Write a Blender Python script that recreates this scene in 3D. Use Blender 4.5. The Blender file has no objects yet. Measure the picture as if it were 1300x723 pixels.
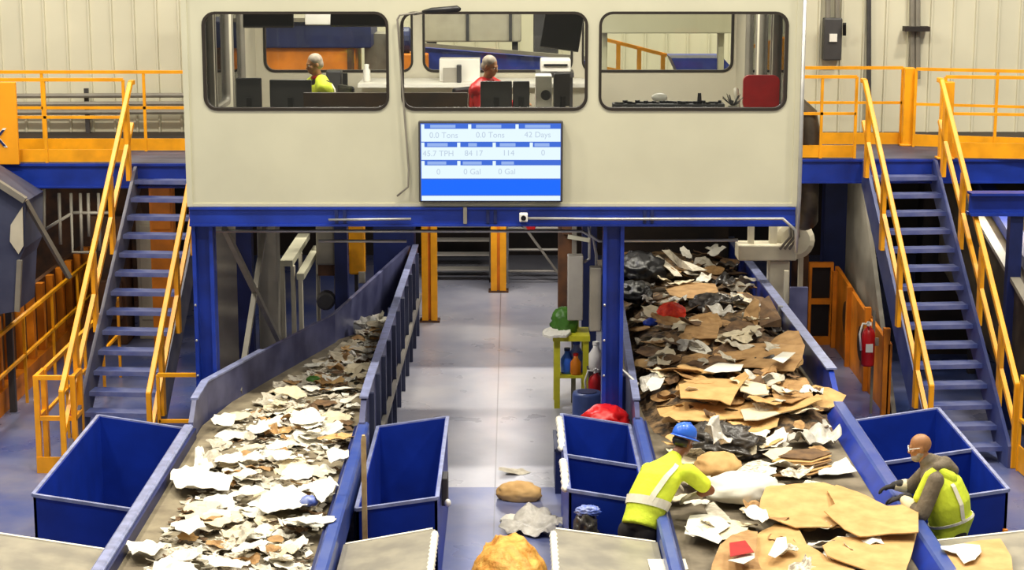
import bpy, bmesh, math, random
from mathutils import Vector, Matrix, noise, Euler
PI = math.pi
SC = bpy.context.scene
COL = SC.collection
# ------------------------------------------------------------------ camera
CAM_H, FOC, PITCH = 6.33, 2400.0, math.radians(11.1)
cd = bpy.data.cameras.new('camera'); cam = bpy.data.objects.new('camera', cd); COL.objects.link(cam)
cam.location = (0, 0, CAM_H); cam.rotation_euler = (PI / 2 - PITCH, 0, 0)
cd.sensor_width = 36; cd.lens = 36 * FOC / 1300; cd.clip_start = 0.5; cd.clip_end = 200
SC.camera = cam
CT, ST = math.cos(PITCH), math.sin(PITCH)
def at(x, y, z=None, Y=None):
    """a point of the photograph laid on a level plane at height z, or on an upright plane at depth Y"""
    du, dv = (x - 650) / FOC, (y - 361.5) / FOC
    dY, dZ = CT - ST * dv, ST + CT * dv
    k = Y / dY if Y is not None else (CAM_H - z) / dZ
    return Vector((du * k, dY * k, CAM_H - dZ * k))
# ------------------------------------------------------------------ materials
def lin(c):
    return tuple((v / 255 / 12.92) if v / 255 <= .04045 else ((v / 255 + .055) / 1.055) ** 2.4 for v in c) + (1,)
def mat(name, rgb, rough=.5, metal=0, var=.12, scale=6, bump=0, spec=.5, rgb2=None, detail=4, emit=0, contrast=(.35, .65), bscale=None):
    m = bpy.data.materials.new(name); m.use_nodes = True
    nt = m.node_tree; n = nt.nodes; b = n['Principled BSDF']
    b.inputs['Roughness'].default_value = rough; b.inputs['Metallic'].default_value = metal
    b.inputs['Specular IOR Level'].default_value = spec
    tc = n.new('ShaderNodeTexCoord'); nz = n.new('ShaderNodeTexNoise')
    nz.inputs['Scale'].default_value = scale; nz.inputs['Detail'].default_value = detail
    nt.links.new(tc.outputs['Object'], nz.inputs['Vector'])
    rp = n.new('ShaderNodeValToRGB'); c = lin(rgb)
    c2 = lin(rgb2) if rgb2 else tuple(v * (1 - var) for v in c[:3]) + (1,)
    c1 = c if rgb2 else tuple(min(1, v * (1 + var)) for v in c[:3]) + (1,)
    rp.color_ramp.elements[0].position = contrast[0]; rp.color_ramp.elements[1].position = contrast[1]
    rp.color_ramp.elements[0].color = c2; rp.color_ramp.elements[1].color = c1
    nt.links.new(nz.outputs['Fac'], rp.inputs['Fac']); nt.links.new(rp.outputs['Color'], b.inputs['Base Color'])
    if bump:
        n2 = n.new('ShaderNodeTexNoise'); n2.inputs['Scale'].default_value = bscale or scale * 3; n2.inputs['Detail'].default_value = 3
        nt.links.new(tc.outputs['Object'], n2.inputs['Vector'])
        bp = n.new('ShaderNodeBump'); bp.inputs['Strength'].default_value = bump; bp.inputs['Distance'].default_value = .02
        nt.links.new(n2.outputs['Fac'], bp.inputs['Height']); nt.links.new(bp.outputs['Normal'], b.inputs['Normal'])
    if emit:
        b.inputs['Emission Color'].default_value = c; b.inputs['Emission Strength'].default_value = emit
    return m
M = {}
M['cream'] = mat('cream_paint', (196, 192, 167), .45, var=.04, scale=1.5)
M['cream_in'] = mat('cream_interior', (205, 198, 178), .6, var=.04, scale=1.5)
M['cream_machine'] = mat('cream_machine_paint', (196, 188, 165), .5, var=.08, scale=4)
M['wall'] = mat('cream_sheet_metal', (208, 203, 179), .5, var=.05, scale=.8)
M['blue'] = mat('blue_paint', (21, 50, 148), .38, var=.22, scale=3)
M['blue_bin'] = mat('blue_bin_paint', (11, 44, 146), .42, var=.18, scale=2.5)
M['blue_dark'] = mat('dark_blue_paint', (20, 32, 84), .45, var=.2, scale=3)
M['rim'] = mat('worn_blue_rim', (134, 140, 176), .35, var=.2, scale=9)
M['rail_blue'] = mat('worn_blue_rail', (44, 70, 150), .3, rgb2=(74, 90, 152), scale=5, contrast=(.4, .75))
M['board'] = mat('scuffed_grey_blue_steel', (96, 98, 132), .4, rgb2=(60, 62, 96), scale=2.2)
M['yellow'] = mat('safety_yellow_paint', (240, 162, 12), .42, var=.12, scale=4)
M['orange'] = mat('orange_guard_paint', (214, 122, 14), .5, var=.2, scale=3)
M['brown'] = mat('brown_dusty_steel', (96, 58, 26), .7, rgb2=(48, 30, 18), scale=3)
M['dkbrown'] = mat('dark_brown_steel', (50, 36, 26), .7, rgb2=(24, 18, 16), scale=2)
M['lime'] = mat('bright_yellow_green_paint', (206, 200, 40), .45, var=.1)
M['tread'] = mat('worn_blue_tread', (58, 74, 140), .4, rgb2=(112, 118, 158), scale=3.5, contrast=(.4, .7))
M['stringer'] = mat('grey_stringer', (112, 110, 120), .5, rgb2=(84, 84, 108), scale=4)
M['stringer_blue'] = mat('blue_stringer', (78, 88, 138), .45, rgb2=(54, 66, 128), scale=4)
M['steel'] = mat('galvanised_steel', (172, 170, 166), .35, metal=.6, var=.1, scale=8)
M['steel_dull'] = mat('dull_grey_steel', (128, 122, 110), .55, var=.12, scale=4)
M['plate'] = mat('scratched_grey_plate', (168, 160, 142), .38, metal=.25, rgb2=(140, 134, 122), scale=3.5)
M['white_edge'] = mat('white_edging', (232, 226, 210), .55, var=.06, scale=9)
M['grey_box'] = mat('grey_enclosure', (162, 156, 144), .5, var=.05)
M['dkgrey'] = mat('dark_grey_plastic', (62, 60, 60), .5, var=.1)
M['black'] = mat('black_plastic', (22, 21, 22), .4, var=.15)
M['black_gloss'] = mat('black_screen', (14, 13, 18), .15, var=.1)
M['gasket'] = mat('dark_brown_gasket', (34, 25, 14), .6, var=.1)
M['desk'] = mat('dark_brown_desk', (78, 52, 28), .45, rgb2=(46, 32, 20), scale=3)
M['white'] = mat('white_plastic', (236, 232, 222), .45, var=.03)
M['red'] = mat('red_paint', (190, 16, 18), .4, var=.12)
M['green'] = mat('green_plastic', (62, 110, 28), .5, var=.15)
M['belt'] = mat('dusty_belt', (150, 138, 112), .75, rgb2=(116, 104, 84), scale=4, bump=.1)
M['belt_r'] = mat('dusty_grey_belt', (128, 116, 96), .75, rgb2=(92, 82, 66), scale=4, bump=.1)
M['wood'] = mat('pale_wood', (206, 176, 122), .6, rgb2=(176, 142, 92), scale=9)
M['skin_d'] = mat('brown_skin', (122, 72, 42), .5, var=.08, scale=12)
M['skin'] = mat('tan_skin', (166, 116, 74), .45, var=.08, scale=12)
M['hair_g'] = mat('grey_hair', (158, 146, 130), .7, var=.15, scale=30)
M['hivis'] = mat('hi_vis_yellow_cloth', (214, 230, 54), .75, var=.1, scale=8, bump=.3)
M['tape'] = mat('silver_white_tape', (236, 230, 208), .4, var=.05, scale=20)
M['hoodie'] = mat('grey_brown_fleece', (112, 100, 82), .85, var=.15, scale=14, bump=.3)
M['cuff'] = mat('cream_sleeve', (222, 208, 172), .8, var=.1)
M['trousers'] = mat('black_trousers', (26, 22, 22), .85, var=.2, scale=8)
M['glove_g'] = mat('grey_glove', (172, 160, 140), .8, var=.15, scale=18)
M['glove_d'] = mat('dark_glove', (48, 44, 42), .8, var=.15, scale=18)
M['helmet'] = mat('blue_helmet_plastic', (48, 104, 214), .3, var=.06)
M['boot'] = mat('dark_boot', (40, 32, 26), .6)
M['paper'] = mat('white_paper', (224, 219, 204), .7, var=.04, scale=10)
M['paper_c'] = mat('cream_paper', (216, 202, 170), .7, var=.06, scale=10)
M['paper_g'] = mat('grey_paper', (204, 196, 178), .75, rgb2=(170, 160, 140), scale=14)
M['news'] = mat('printed_newspaper', (226, 216, 194), .8, rgb2=(150, 138, 120), scale=26, contrast=(.38, .58), detail=6)
M['kraft'] = mat('tan_cardboard', (208, 168, 108), .75, rgb2=(188, 146, 88), scale=5)
M['kraft_m'] = mat('brown_cardboard', (186, 146, 94), .75, rgb2=(152, 114, 68), scale=6)
M['kraft_d'] = mat('dark_brown_cardboard', (122, 92, 60), .8, rgb2=(84, 62, 42), scale=7)
M['dark_film'] = mat('dark_grey_plastic_film', (84, 78, 72), .3, rgb2=(46, 42, 40), scale=7, bump=.5)
M['clear_film'] = mat('pale_plastic_film', (214, 208, 196), .25, rgb2=(178, 172, 160), scale=9, bump=.5)
M['blue_film'] = mat('blue_plastic_film', (70, 96, 190), .35, rgb2=(150, 160, 200), scale=12)
M['redcard'] = mat('red_printed_card', (168, 20, 22), .5, var=.12)
M['orangered'] = mat('orange_red_netting', (232, 62, 22), .6, rgb2=(196, 28, 12), scale=16, bump=.6)
M['golden'] = mat('golden_brown_wrapping', (232, 176, 84), .6, rgb2=(196, 128, 40), scale=10, bump=.6)
M['litter'] = mat('mixed_paper_crumbs', (188, 170, 134), .8, rgb2=(96, 74, 48), scale=16, bump=.5, contrast=(.4, .6))
M['litter_d'] = mat('mixed_cardboard_crumbs', (142, 112, 76), .85, rgb2=(52, 42, 32), scale=9, bump=.6, contrast=(.38, .62))
M['pipe_dark'] = mat('dark_duct_steel', (92, 82, 66), .4, metal=.4, rgb2=(56, 48, 42), scale=3)
M['hopper'] = mat('grey_blue_hopper_steel', (66, 70, 92), .5, rgb2=(42, 46, 72), scale=2)
M['barrel'] = mat('slate_blue_barrel', (66, 84, 140), .4, var=.12)
def glass_mat():
    m = bpy.data.materials.new('window_glass'); m.use_nodes = True; nt = m.node_tree; n = nt.nodes; n.clear()
    out = n.new('ShaderNodeOutputMaterial'); mx = n.new('ShaderNodeMixShader'); tr = n.new('ShaderNodeBsdfTransparent')
    gl = n.new('ShaderNodeBsdfGlossy'); fr = n.new('ShaderNodeFresnel'); gl.inputs['Roughness'].default_value = .02
    fr.inputs['IOR'].default_value = 1.35; tr.inputs['Color'].default_value = (.95, .96, .94, 1)
    nt.links.new(fr.outputs[0], mx.inputs[0]); nt.links.new(tr.outputs[0], mx.inputs[1]); nt.links.new(gl.outputs[0], mx.inputs[2])
    nt.links.new(mx.outputs[0], out.inputs[0]); return m
M['glass'] = glass_mat()
def emis(name, rgb, s):
    m = bpy.data.materials.new(name); m.use_nodes = True; b = m.node_tree.nodes['Principled BSDF']
    b.inputs['Base Color'].default_value = (0, 0, 0, 1); b.inputs['Emission Color'].default_value = lin(rgb); b.inputs['Emission Strength'].default_value = s
    b.inputs['Roughness'].default_value = .3
    return m
M['scr_white'] = emis('screen_white', (232, 250, 255), 1.0)
M['scr_blue'] = emis('screen_blue', (14, 106, 255), 1.0)
M['scr_mid'] = emis('screen_mid_blue', (62, 108, 216), 1.0)
M['scr_pale'] = emis('screen_pale_blue', (150, 180, 238), 1.0)
M['scr_grey'] = emis('screen_digits', (190, 206, 224), 1.0)
def floor_mat():
    m = bpy.data.materials.new('painted_concrete'); m.use_nodes = True; nt = m.node_tree; n = nt.nodes; L = nt.links.new
    b = n['Principled BSDF']; tc = n.new('ShaderNodeTexCoord'); sp = n.new('ShaderNodeSeparateXYZ'); L(tc.outputs['Object'], sp.inputs[0])
    def math_(op, a, v=None, w=None):
        q = n.new('ShaderNodeMath'); q.operation = op
        for i, s in enumerate((a, v, w)):
            if s is None: continue
            if isinstance(s, (int, float)): q.inputs[i].default_value = s
            else: L(s, q.inputs[i])
        return q.outputs[0]
    nz = n.new('ShaderNodeTexNoise'); nz.inputs['Scale'].default_value = .55; nz.inputs['Detail'].default_value = 7; nz.inputs['Roughness'].default_value = .62
    L(tc.outputs['Object'], nz.inputs['Vector'])
    rp = n.new('ShaderNodeValToRGB'); e = rp.color_ramp.elements
    e[0].position = .38; e[0].color = lin((66, 82, 140)); e[1].position = .68; e[1].color = lin((122, 122, 142))
    L(nz.outputs['Fac'], rp.inputs['Fac'])
    rp2 = n.new('ShaderNodeValToRGB'); e = rp2.color_ramp.elements     # the worn aisle slab, its grey raised to paint in reflected light
    e[0].position = .35; e[0].color = lin((146, 147, 160)); e[1].position = .65; e[1].color = lin((180, 178, 182))
    L(nz.outputs['Fac'], rp2.inputs['Fac'])
    ax = math_('LESS_THAN', math_('ABSOLUTE', math_('SUBTRACT', sp.outputs['X'], -.2)), 1.6)
    ay = math_('GREATER_THAN', sp.outputs['Y'], 20.45)
    mk = math_('MULTIPLY', ax, ay)
    mx = n.new('ShaderNodeMix'); mx.data_type = 'RGBA'; L(mk, mx.inputs['Factor']); L(rp.outputs['Color'], mx.inputs[6]); L(rp2.outputs['Color'], mx.inputs[7])
    seam = math_('LESS_THAN', math_('ABSOLUTE', math_('SUBTRACT', sp.outputs['X'], -.19)), .008)
    mx2 = n.new('ShaderNodeMix'); mx2.data_type = 'RGBA'; L(math_('MULTIPLY', seam, .6), mx2.inputs['Factor']); L(mx.outputs[2], mx2.inputs[6]); mx2.inputs[7].default_value = (.05, .05, .06, 1)
    L(mx2.outputs[2], b.inputs['Base Color'])
    n3 = n.new('ShaderNodeTexNoise'); n3.inputs['Scale'].default_value = 1.3; n3.inputs['Detail'].default_value = 5; L(tc.outputs['Object'], n3.inputs['Vector'])
    L(math_('MULTIPLY_ADD', n3.outputs['Fac'], .3, .16), b.inputs['Roughness'])
    bp = n.new('ShaderNodeBump'); bp.inputs['Strength'].default_value = .015; bp.inputs['Distance'].default_value = .05
    L(n3.outputs['Fac'], bp.inputs['Height']); L(bp.outputs['Normal'], b.inputs['Normal'])
    return m
M['floor'] = floor_mat()
# ------------------------------------------------------------------ mesh builder
MW = {}
class MB:
    def __init__(s): s.v = []; s.f = []; s.m = []; s.mi = 0
    def add(s, vs, fs):
        o = len(s.v); s.v += [Vector(p) for p in vs]; s.f += [tuple(i + o for i in f) for f in fs]; s.m += [s.mi] * len(fs); return s
    def box(s, x0, x1, y0, y1, z0, z1):
        return s.add([(x, y, z) for x in (x0, x1) for y in (y0, y1) for z in (z0, z1)],
                     [(0, 1, 3, 2), (4, 6, 7, 5), (0, 4, 5, 1), (2, 3, 7, 6), (0, 2, 6, 4), (1, 5, 7, 3)])
    def obox(s, c, size, eul=(0, 0, 0)):
        R = Euler(eul).to_matrix(); c = Vector(c); h = [q / 2 for q in size]
        return s.add([c + R @ Vector((x * h[0], y * h[1], z * h[2])) for x in (-1, 1) for y in (-1, 1) for z in (-1, 1)],
                     [(0, 1, 3, 2), (4, 6, 7, 5), (0, 4, 5, 1), (2, 3, 7, 6), (0, 2, 6, 4), (1, 5, 7, 3)])
    def bar(s, p, q, w, h, up=(0, 0, 1)):
        p, q = Vector(p), Vector(q); d = (q - p).normalized(); u = Vector(up)
        if abs(d.dot(u)) > .98: u = Vector((0, 1, 0))
        sd = d.cross(u).normalized(); u = sd.cross(d)
        vs = [e + sd * (a * w / 2) + u * (b * h / 2) for e in (p, q) for a, b in ((-1, -1), (1, -1), (1, 1), (-1, 1))]
        return s.add(vs, [(3, 2, 1, 0), (4, 5, 6, 7)] + [(i, (i + 1) % 4, 4 + (i + 1) % 4, 4 + i) for i in range(4)])
    def tube(s, pts, r, n=8):
        pts = [Vector(p) for p in pts]; rs = r if isinstance(r, (list, tuple)) else [r] * len(pts); rings = []; u = None
        for i, p in enumerate(pts):
            d = ((pts[i + 1] - p) if i == 0 else (p - pts[i - 1]) if i == len(pts) - 1 else (pts[i + 1] - p).normalized() + (p - pts[i - 1]).normalized()).normalized()
            if u is None:
                u = d.orthogonal().normalized()
            u = (u - d * u.dot(d)).normalized(); w = d.cross(u)
            rings.append([p + (u * math.cos(2 * PI * k / n) + w * math.sin(2 * PI * k / n)) * rs[i] for k in range(n)])
        fs = [(i * n + k, i * n + (k + 1) % n, (i + 1) * n + (k + 1) % n, (i + 1) * n + k) for i in range(len(pts) - 1) for k in range(n)]
        fs += [tuple(range(n))[::-1], tuple((len(pts) - 1) * n + k for k in range(n))]
        return s.add([p for r_ in rings for p in r_], fs)
    def lathe(s, c, prof, n=20, axis='Z'):
        c = Vector(c); vs = []
        for r, z in prof:
            for k in range(n):
                a = 2 * PI * k / n; p = (r * math.cos(a), r * math.sin(a), z)
                vs.append(c + Vector(p if axis == 'Z' else (p[2], p[0], p[1]) if axis == 'X' else (p[0], p[2], p[1])))
        m = len(prof)
        fs = [(i * n + k, i * n + (k + 1) % n, (i + 1) * n + (k + 1) % n, (i + 1) * n + k) for i in range(m - 1) for k in range(n)]
        return s.add(vs, fs + [tuple(range(n))[::-1], tuple((m - 1) * n + k for k in range(n))])
    def ell(s, c, r, rot=(0, 0, 0), nu=16, nv=10):
        R = Euler(rot).to_matrix() if not isinstance(rot, Matrix) else rot; c = Vector(c); vs = [c + R @ Vector((0, 0, r[2]))]
        for j in range(1, nv):
            t = PI * j / nv
            for i in range(nu):
                a = 2 * PI * i / nu
                vs.append(c + R @ Vector((r[0] * math.sin(t) * math.cos(a), r[1] * math.sin(t) * math.sin(a), r[2] * math.cos(t))))
        vs.append(c + R @ Vector((0, 0, -r[2]))); e = len(vs) - 1
        fs = [(0, 1 + i, 1 + (i + 1) % nu) for i in range(nu)]
        fs += [(1 + j * nu + i, 1 + (j + 1) * nu + i, 1 + (j + 1) * nu + (i + 1) % nu, 1 + j * nu + (i + 1) % nu) for j in range(nv - 2) for i in range(nu)]
        fs += [(e, 1 + (nv - 2) * nu + (i + 1) % nu, 1 + (nv - 2) * nu + i) for i in range(nu)]
        return s.add(vs, fs)
    def prism(s, pts, vec):
        pts = [Vector(p) for p in pts]; n = len(pts); vec = Vector(vec)
        return s.add(pts + [p + vec for p in pts], [tuple(range(n))[::-1], tuple(range(n, 2 * n))] + [(i, (i + 1) % n, n + (i + 1) % n, n + i) for i in range(n)])
    def cap(s, p, q, r1, r2, n=12):
        """a limb: a tapered round bar with round ends"""
        p, q = Vector(p), Vector(q); d = (q - p); L_ = d.length; d = d.normalized() if L_ > 1e-6 else Vector((0, 0, 1)); pts = []; rs = []
        for k in range(5):
            a = PI / 2 * (1 - k / 4); pts.append(p - d * r1 * math.sin(a)); rs.append(max(r1 * math.cos(a), r1 * .05))
        for k in range(5):
            a = PI / 2 * k / 4; pts.append(q + d * r2 * math.sin(a)); rs.append(max(r2 * math.cos(a), r2 * .05))
        return s.tube(pts, rs, n)
    def mesh(s, name, mats, W=None, smooth=False):
        me = bpy.data.meshes.new(name); vs = s.v
        if W is not None:
            Wi = W.inverted(); vs = [Wi @ v for v in vs]
        me.from_pydata([tuple(v) for v in vs], [], s.f)
        bm = bmesh.new(); bm.from_mesh(me); bmesh.ops.recalc_face_normals(bm, faces=bm.faces); bm.to_mesh(me); bm.free()
        for m in (mats if isinstance(mats, (list, tuple)) else [mats]): me.materials.append(M[m] if isinstance(m, str) else m)
        if any(s.m): me.polygons.foreach_set('material_index', s.m)
        if smooth: me.polygons.foreach_set('use_smooth', [True] * len(me.polygons))
        return me
    def build(s, name, mats, parent=None, smooth=False, bevel=0, remesh=0, local=False):
        W = MW.get(parent.name) if (parent and not local) else None
        me = s.mesh(name, mats, W, smooth); o = bpy.data.objects.new(name, me); COL.objects.link(o)
        if parent: o.parent = parent; MW[o.name] = MW.get(parent.name, Matrix())
        else: MW[o.name] = Matrix()
        if remesh:
            md = o.modifiers.new('r', 'REMESH'); md.mode = 'VOXEL'; md.voxel_size = remesh
            ms = o.modifiers.new('s', 'SMOOTH'); ms.factor = .5; ms.iterations = 4
            bake(o); o.data.polygons.foreach_set('use_smooth', [True] * len(o.data.polygons))
        if bevel:
            b = o.modifiers.new('bevel', 'BEVEL'); b.width = bevel; b.segments = 2; b.limit_method = 'ANGLE'; b.angle_limit = math.radians(40)
        return o
def bake(o):
    bpy.context.view_layer.update(); dg = bpy.context.evaluated_depsgraph_get(); dg.update()
    me = bpy.data.meshes.new_from_object(o.evaluated_get(dg)); old = o.data; o.modifiers.clear(); o.data = me; me.name = o.name
    if old.users == 0: bpy.data.meshes.remove(old)
def tag(o, label=None, cat=None, group=None, kind=None):
    for k, v in (('label', label), ('category', cat), ('group', group), ('kind', kind)):
        if v: o[k] = v
    return o
def thing(name, label, cat, loc=(0, 0, 0), rz=0, group=None):
    o = bpy.data.objects.new(name, None); COL.objects.link(o); o.location = loc; o.rotation_euler = (0, 0, rz); o.empty_display_size = .1
    MW[o.name] = Matrix.Translation(loc) @ Matrix.Rotation(rz, 4, 'Z'); return tag(o, label, cat, group)
KIDS = {}
def dup(root, loc, rz=0, label=None, group=None):
    r = root.copy(); COL.objects.link(r); r.location = loc; r.rotation_euler = (0, 0, rz)
    if label: r['label'] = label
    if group: r['group'] = group
    for ch in [o for o in COL.objects if o.parent == root]:
        c = ch.copy(); COL.objects.link(c); c.parent = r
        for g in [o for o in COL.objects if o.parent == ch]:
            d = g.copy(); COL.objects.link(d); d.parent = c
    return r
def curve_plate(name, outer, holes, thick, m, to_world, parent=None):
    """a flat sheet with holes: 2D outlines filled by a curve, then made a mesh; to_world maps (a, b, t) to a point"""
    cu = bpy.data.curves.new(name, 'CURVE'); cu.dimensions = '2D'; cu.fill_mode = 'BOTH'; cu.extrude = thick / 2
    for pts in [outer] + holes:
        sp = cu.splines.new('POLY'); sp.points.add(len(pts) - 1); sp.use_cyclic_u = True
        for i, p in enumerate(pts): sp.points[i].co = (p[0], p[1], 0, 1)
    o = bpy.data.objects.new(name, cu); COL.objects.link(o); bpy.context.view_layer.update()
    me = bpy.data.meshes.new_from_object(o.evaluated_get(bpy.context.evaluated_depsgraph_get())); COL.objects.unlink(o); bpy.data.objects.remove(o); bpy.data.curves.remove(cu)
    W = MW.get(parent.name, Matrix()).inverted() if parent else Matrix()
    for v in me.vertices: v.co = W @ Vector(to_world(*v.co))
    bm = bmesh.new(); bm.from_mesh(me); bmesh.ops.remove_doubles(bm, verts=bm.verts, dist=1e-5); bmesh.ops.recalc_face_normals(bm, faces=bm.faces); bm.to_mesh(me); bm.free()
    me.materials.clear(); me.materials.append(M[m]); o = bpy.data.objects.new(name, me); COL.objects.link(o)
    if parent: o.parent = parent
    MW[o.name] = MW.get(parent.name, Matrix()) if parent else Matrix()
    return o
def rrect(x0, x1, y0, y1, r, n=6):
    out = []
    for cx, cy, a0 in ((x1 - r, y1 - r, 0), (x0 + r, y1 - r, 1), (x0 + r, y0 + r, 2), (x1 - r, y0 + r, 3)):
        for k in range(n + 1):
            a = (a0 + k / n) * PI / 2; out.append((cx + r * math.cos(a), cy + r * math.sin(a)))
    return out
def text_mesh(name, s, size, loc, m, parent=None, ext=.003, rot=(PI / 2, 0, 0), align='CENTER'):
    cu = bpy.data.curves.new(name, 'FONT'); cu.body = s; cu.size = size; cu.extrude = ext; cu.align_x = align; cu.align_y = 'CENTER'
    o = bpy.data.objects.new(name, cu); COL.objects.link(o); bpy.context.view_layer.update()
    me = bpy.data.meshes.new_from_object(o.evaluated_get(bpy.context.evaluated_depsgraph_get())); COL.objects.unlink(o); bpy.data.objects.remove(o)
    W = MW.get(parent.name, Matrix()).inverted() if parent else Matrix(); T = Matrix.Translation(loc) @ Euler(rot).to_matrix().to_4x4()
    me.transform(W @ T); me.materials.clear(); me.materials.append(M[m]); o = bpy.data.objects.new(name, me); COL.objects.link(o)
    if parent: o.parent = parent
    return o
# ================================================================== the building
def struct(b, name, m, **k): return tag(b.build(name, m, **k), kind='structure')
struct(MB().box(-16, 16, 4, 36, -.2, 0), 'floor', 'floor')
def ribbed(x0, x1, y, step):
    w = MB().box(x0, x1, y, y + .1, 3.2, 13); x = x0 + .1
    while x < x1 - .05:                                         # standing seams of the sheet metal wall
        w.prism([(x, y, 3.2), (x + .012, y - .035, 3.2), (x + .034, y - .035, 3.2), (x + .046, y, 3.2)], (0, 0, 9.8)); x += step
    return w
struct(ribbed(-16, 16, 36, .4), 'wall_back', 'wall'); struct(ribbed(-16, -4.15, 27.6, .325), 'wall_left', 'wall'); struct(ribbed(4.0, 16, 27.6, .325), 'wall_right', 'wall')
struct(MB().box(-16, -4.05, 26.6, 36, 3.02, 3.2).box(3.75, 16, 26.6, 36, 3.02, 3.2).box(-4.05, 3.75, 27.4, 36, 3.02, 3.2), 'floor_shade_deck', 'dkbrown')  # deck added so the space beneath it stays dark
struct(MB().box(-16, 16, 35.2, 35.4, 0, 3.0), 'wall_lower', 'dkbrown')
# ------------------------------------------------------------------ control cabin
CX0, CX1, CY0, CY1, CZ0, CZ1 = -3.51, 3.08, 20.4, 25.5, 3.2, 6.1
cab = thing('control_cabin', 'cream control cabin with three rounded windows raised on blue steel', 'cabin', (-.21, 22.9, 3.2))
WX = [(-3.31, -1.34), (-1.18, .80), (.95, 2.95)]; WZ = (4.26, 5.29)
fr = [rrect(a, b, WZ[0], WZ[1], .13) for a, b in WX]
curve_plate('front_wall', [(CX0, CZ0), (CX1, CZ0), (CX1, CZ1), (CX0, CZ1)], fr, .08, 'cream', lambda a, b, t: (a, CY0 + .04 + t, b), cab)
bk = [rrect(a, b, WZ[0], WZ[1], .13) for a, b in WX]
curve_plate('back_wall', [(CX0, CZ0), (CX1, CZ0), (CX1, CZ1), (CX0, CZ1)], bk, .08, 'cream_in', lambda a, b, t: (a, CY1 - .04 + t, b), cab)
sh = [rrect(20.75, 21.75, 4.1, 5.5, .08), rrect(21.95, 22.95, 4.1, 5.5, .08), rrect(23.3, 24.3, 3.3, 5.45, .06)]
for X in (CX0 + .04, CX1 - .04):
    sw = curve_plate('side_wall', [(CY0 + .08, CZ0), (CY1 - .08, CZ0), (CY1 - .08, CZ1), (CY0 + .08, CZ1)], sh, .08, 'cream_in', lambda a, b, t, X=X: (X + t, a, b), cab)
    for h in sh:
        ys = [p[0] for p in h]; zs = [p[1] for p in h]
        wf = curve_plate('window_frame', rrect(min(ys) - .03, max(ys) + .03, min(zs) - .03, max(zs) + .03, .09), [rrect(min(ys) + .02, max(ys) - .02, min(zs) + .02, max(zs) - .02, .07)], .11, 'steel_dull', lambda a, b, t, X=X: (X + t, a, b), cab)
        curve_plate('glass', rrect(min(ys) + .02, max(ys) - .02, min(zs) + .02, max(zs) - .02, .07), [], .008, 'glass', lambda a, b, t, X=X: (X + t, a, b), wf)
MB().box(CX0 + .08, CX1 - .08, CY0 + .08, CY1 - .08, CZ0, CZ0 + .06).build('cabin_floor', 'steel_dull', cab)
MB().box(CX0 - .06, CX1 + .06, CY0 - .06, CY1 + .06, CZ1, CZ1 + .12).build('roof', 'cream', cab)
for Yc in (CY0 + .04, CY1 - .04):
    for a, b in WX:
        g = curve_plate('window_frame', rrect(a - .016, b + .016, WZ[0] - .016, WZ[1] + .016, .146), [rrect(a + .014, b - .014, WZ[0] + .014, WZ[1] - .014, .116)], .1, 'gasket', lambda p, q, t, Y=Yc: (p, Y + t, q), cab)
        curve_plate('glass', rrect(a + .02, b - .02, WZ[0] + .02, WZ[1] - .02, .11), [], .008, 'glass', lambda p, q, t, Y=Yc: (p, Y + t, q), g)
MB().box(CX0 - .012, CX1 + .012, CY0 - .012, CY0 + .02, CZ0 - .0, CZ0 + .035).build('bottom_trim', 'cream', cab)
for X in (CX0, CX1): MB().box(X - .03, X + .03, CY0 - .02, CY0 + .05, CZ0, CZ1).build('corner_trim', 'cream', cab)
# steel that carries it
sf = thing('support_frame', 'blue steel beam and columns carrying the cream control cabin', 'frame', (-.2, 20.5, 0))
b = MB().box(-3.52, 3.09, 20.38, 20.42, 3.0, 3.19).box(-3.52, 3.09, 20.36, 20.6, 3.17, 3.195).box(-3.52, 3.09, 20.36, 20.6, 2.985, 3.01)
fbm = b.build('front_beam', 'blue', sf)
for x in (-1.93, -1.84, -.28, -.2, 1.43, 1.51): MB().box(x, x + .035, 20.355, 20.385, 3.02, 3.165).build('splice_bolt_row', 'blue_dark', fbm)
MB().box(-.53, -.49, 20.33, 20.37, 3.02, 3.2).build('bracket', 'steel_dull', fbm)
for y in (22.1, 23.8, 25.38): MB().box(-3.5, 3.07, y, y + .12, 2.85, 3.19).build('cross_beam', 'blue_dark', sf)
MB().box(-3.5, 3.07, 20.6, 25.5, 3.15, 3.195).build('deck_underside', 'dkbrown', sf)
for x in (-3.51, 1.0):
    c = MB().box(x, x + .04, 20.42, 20.66, 0, 2.99).box(x + .19, x + .23, 20.42, 20.66, 0, 2.99).box(x, x + .23, 20.53, 20.55, 0, 2.99).box(x - .06, x + .29, 20.36, 20.72, 0, .03)
    cc = c.build('column', 'blue', sf)
    bt = MB()
    for z in (.9, 1.3, 1.7, 2.1): bt.ell((x + .02, 20.41, z), (.014, .012, .014), nu=8, nv=6)
    bt.build('bolt', 'steel', cc)
for x in (-3.45, .95): MB().box(x, x + .2, 25.2, 25.4, 0, 2.86).build('column', 'blue_dark', sf)
MB().bar((-3.2, 20.75, 2.9), (-2.9, 23.2, 1.0), .06, .06).bar((-3.1, 20.85, 1.0), (-3.0, 23.2, 2.9), .06, .06).build('cross_brace', 'steel_dull', sf)
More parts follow.
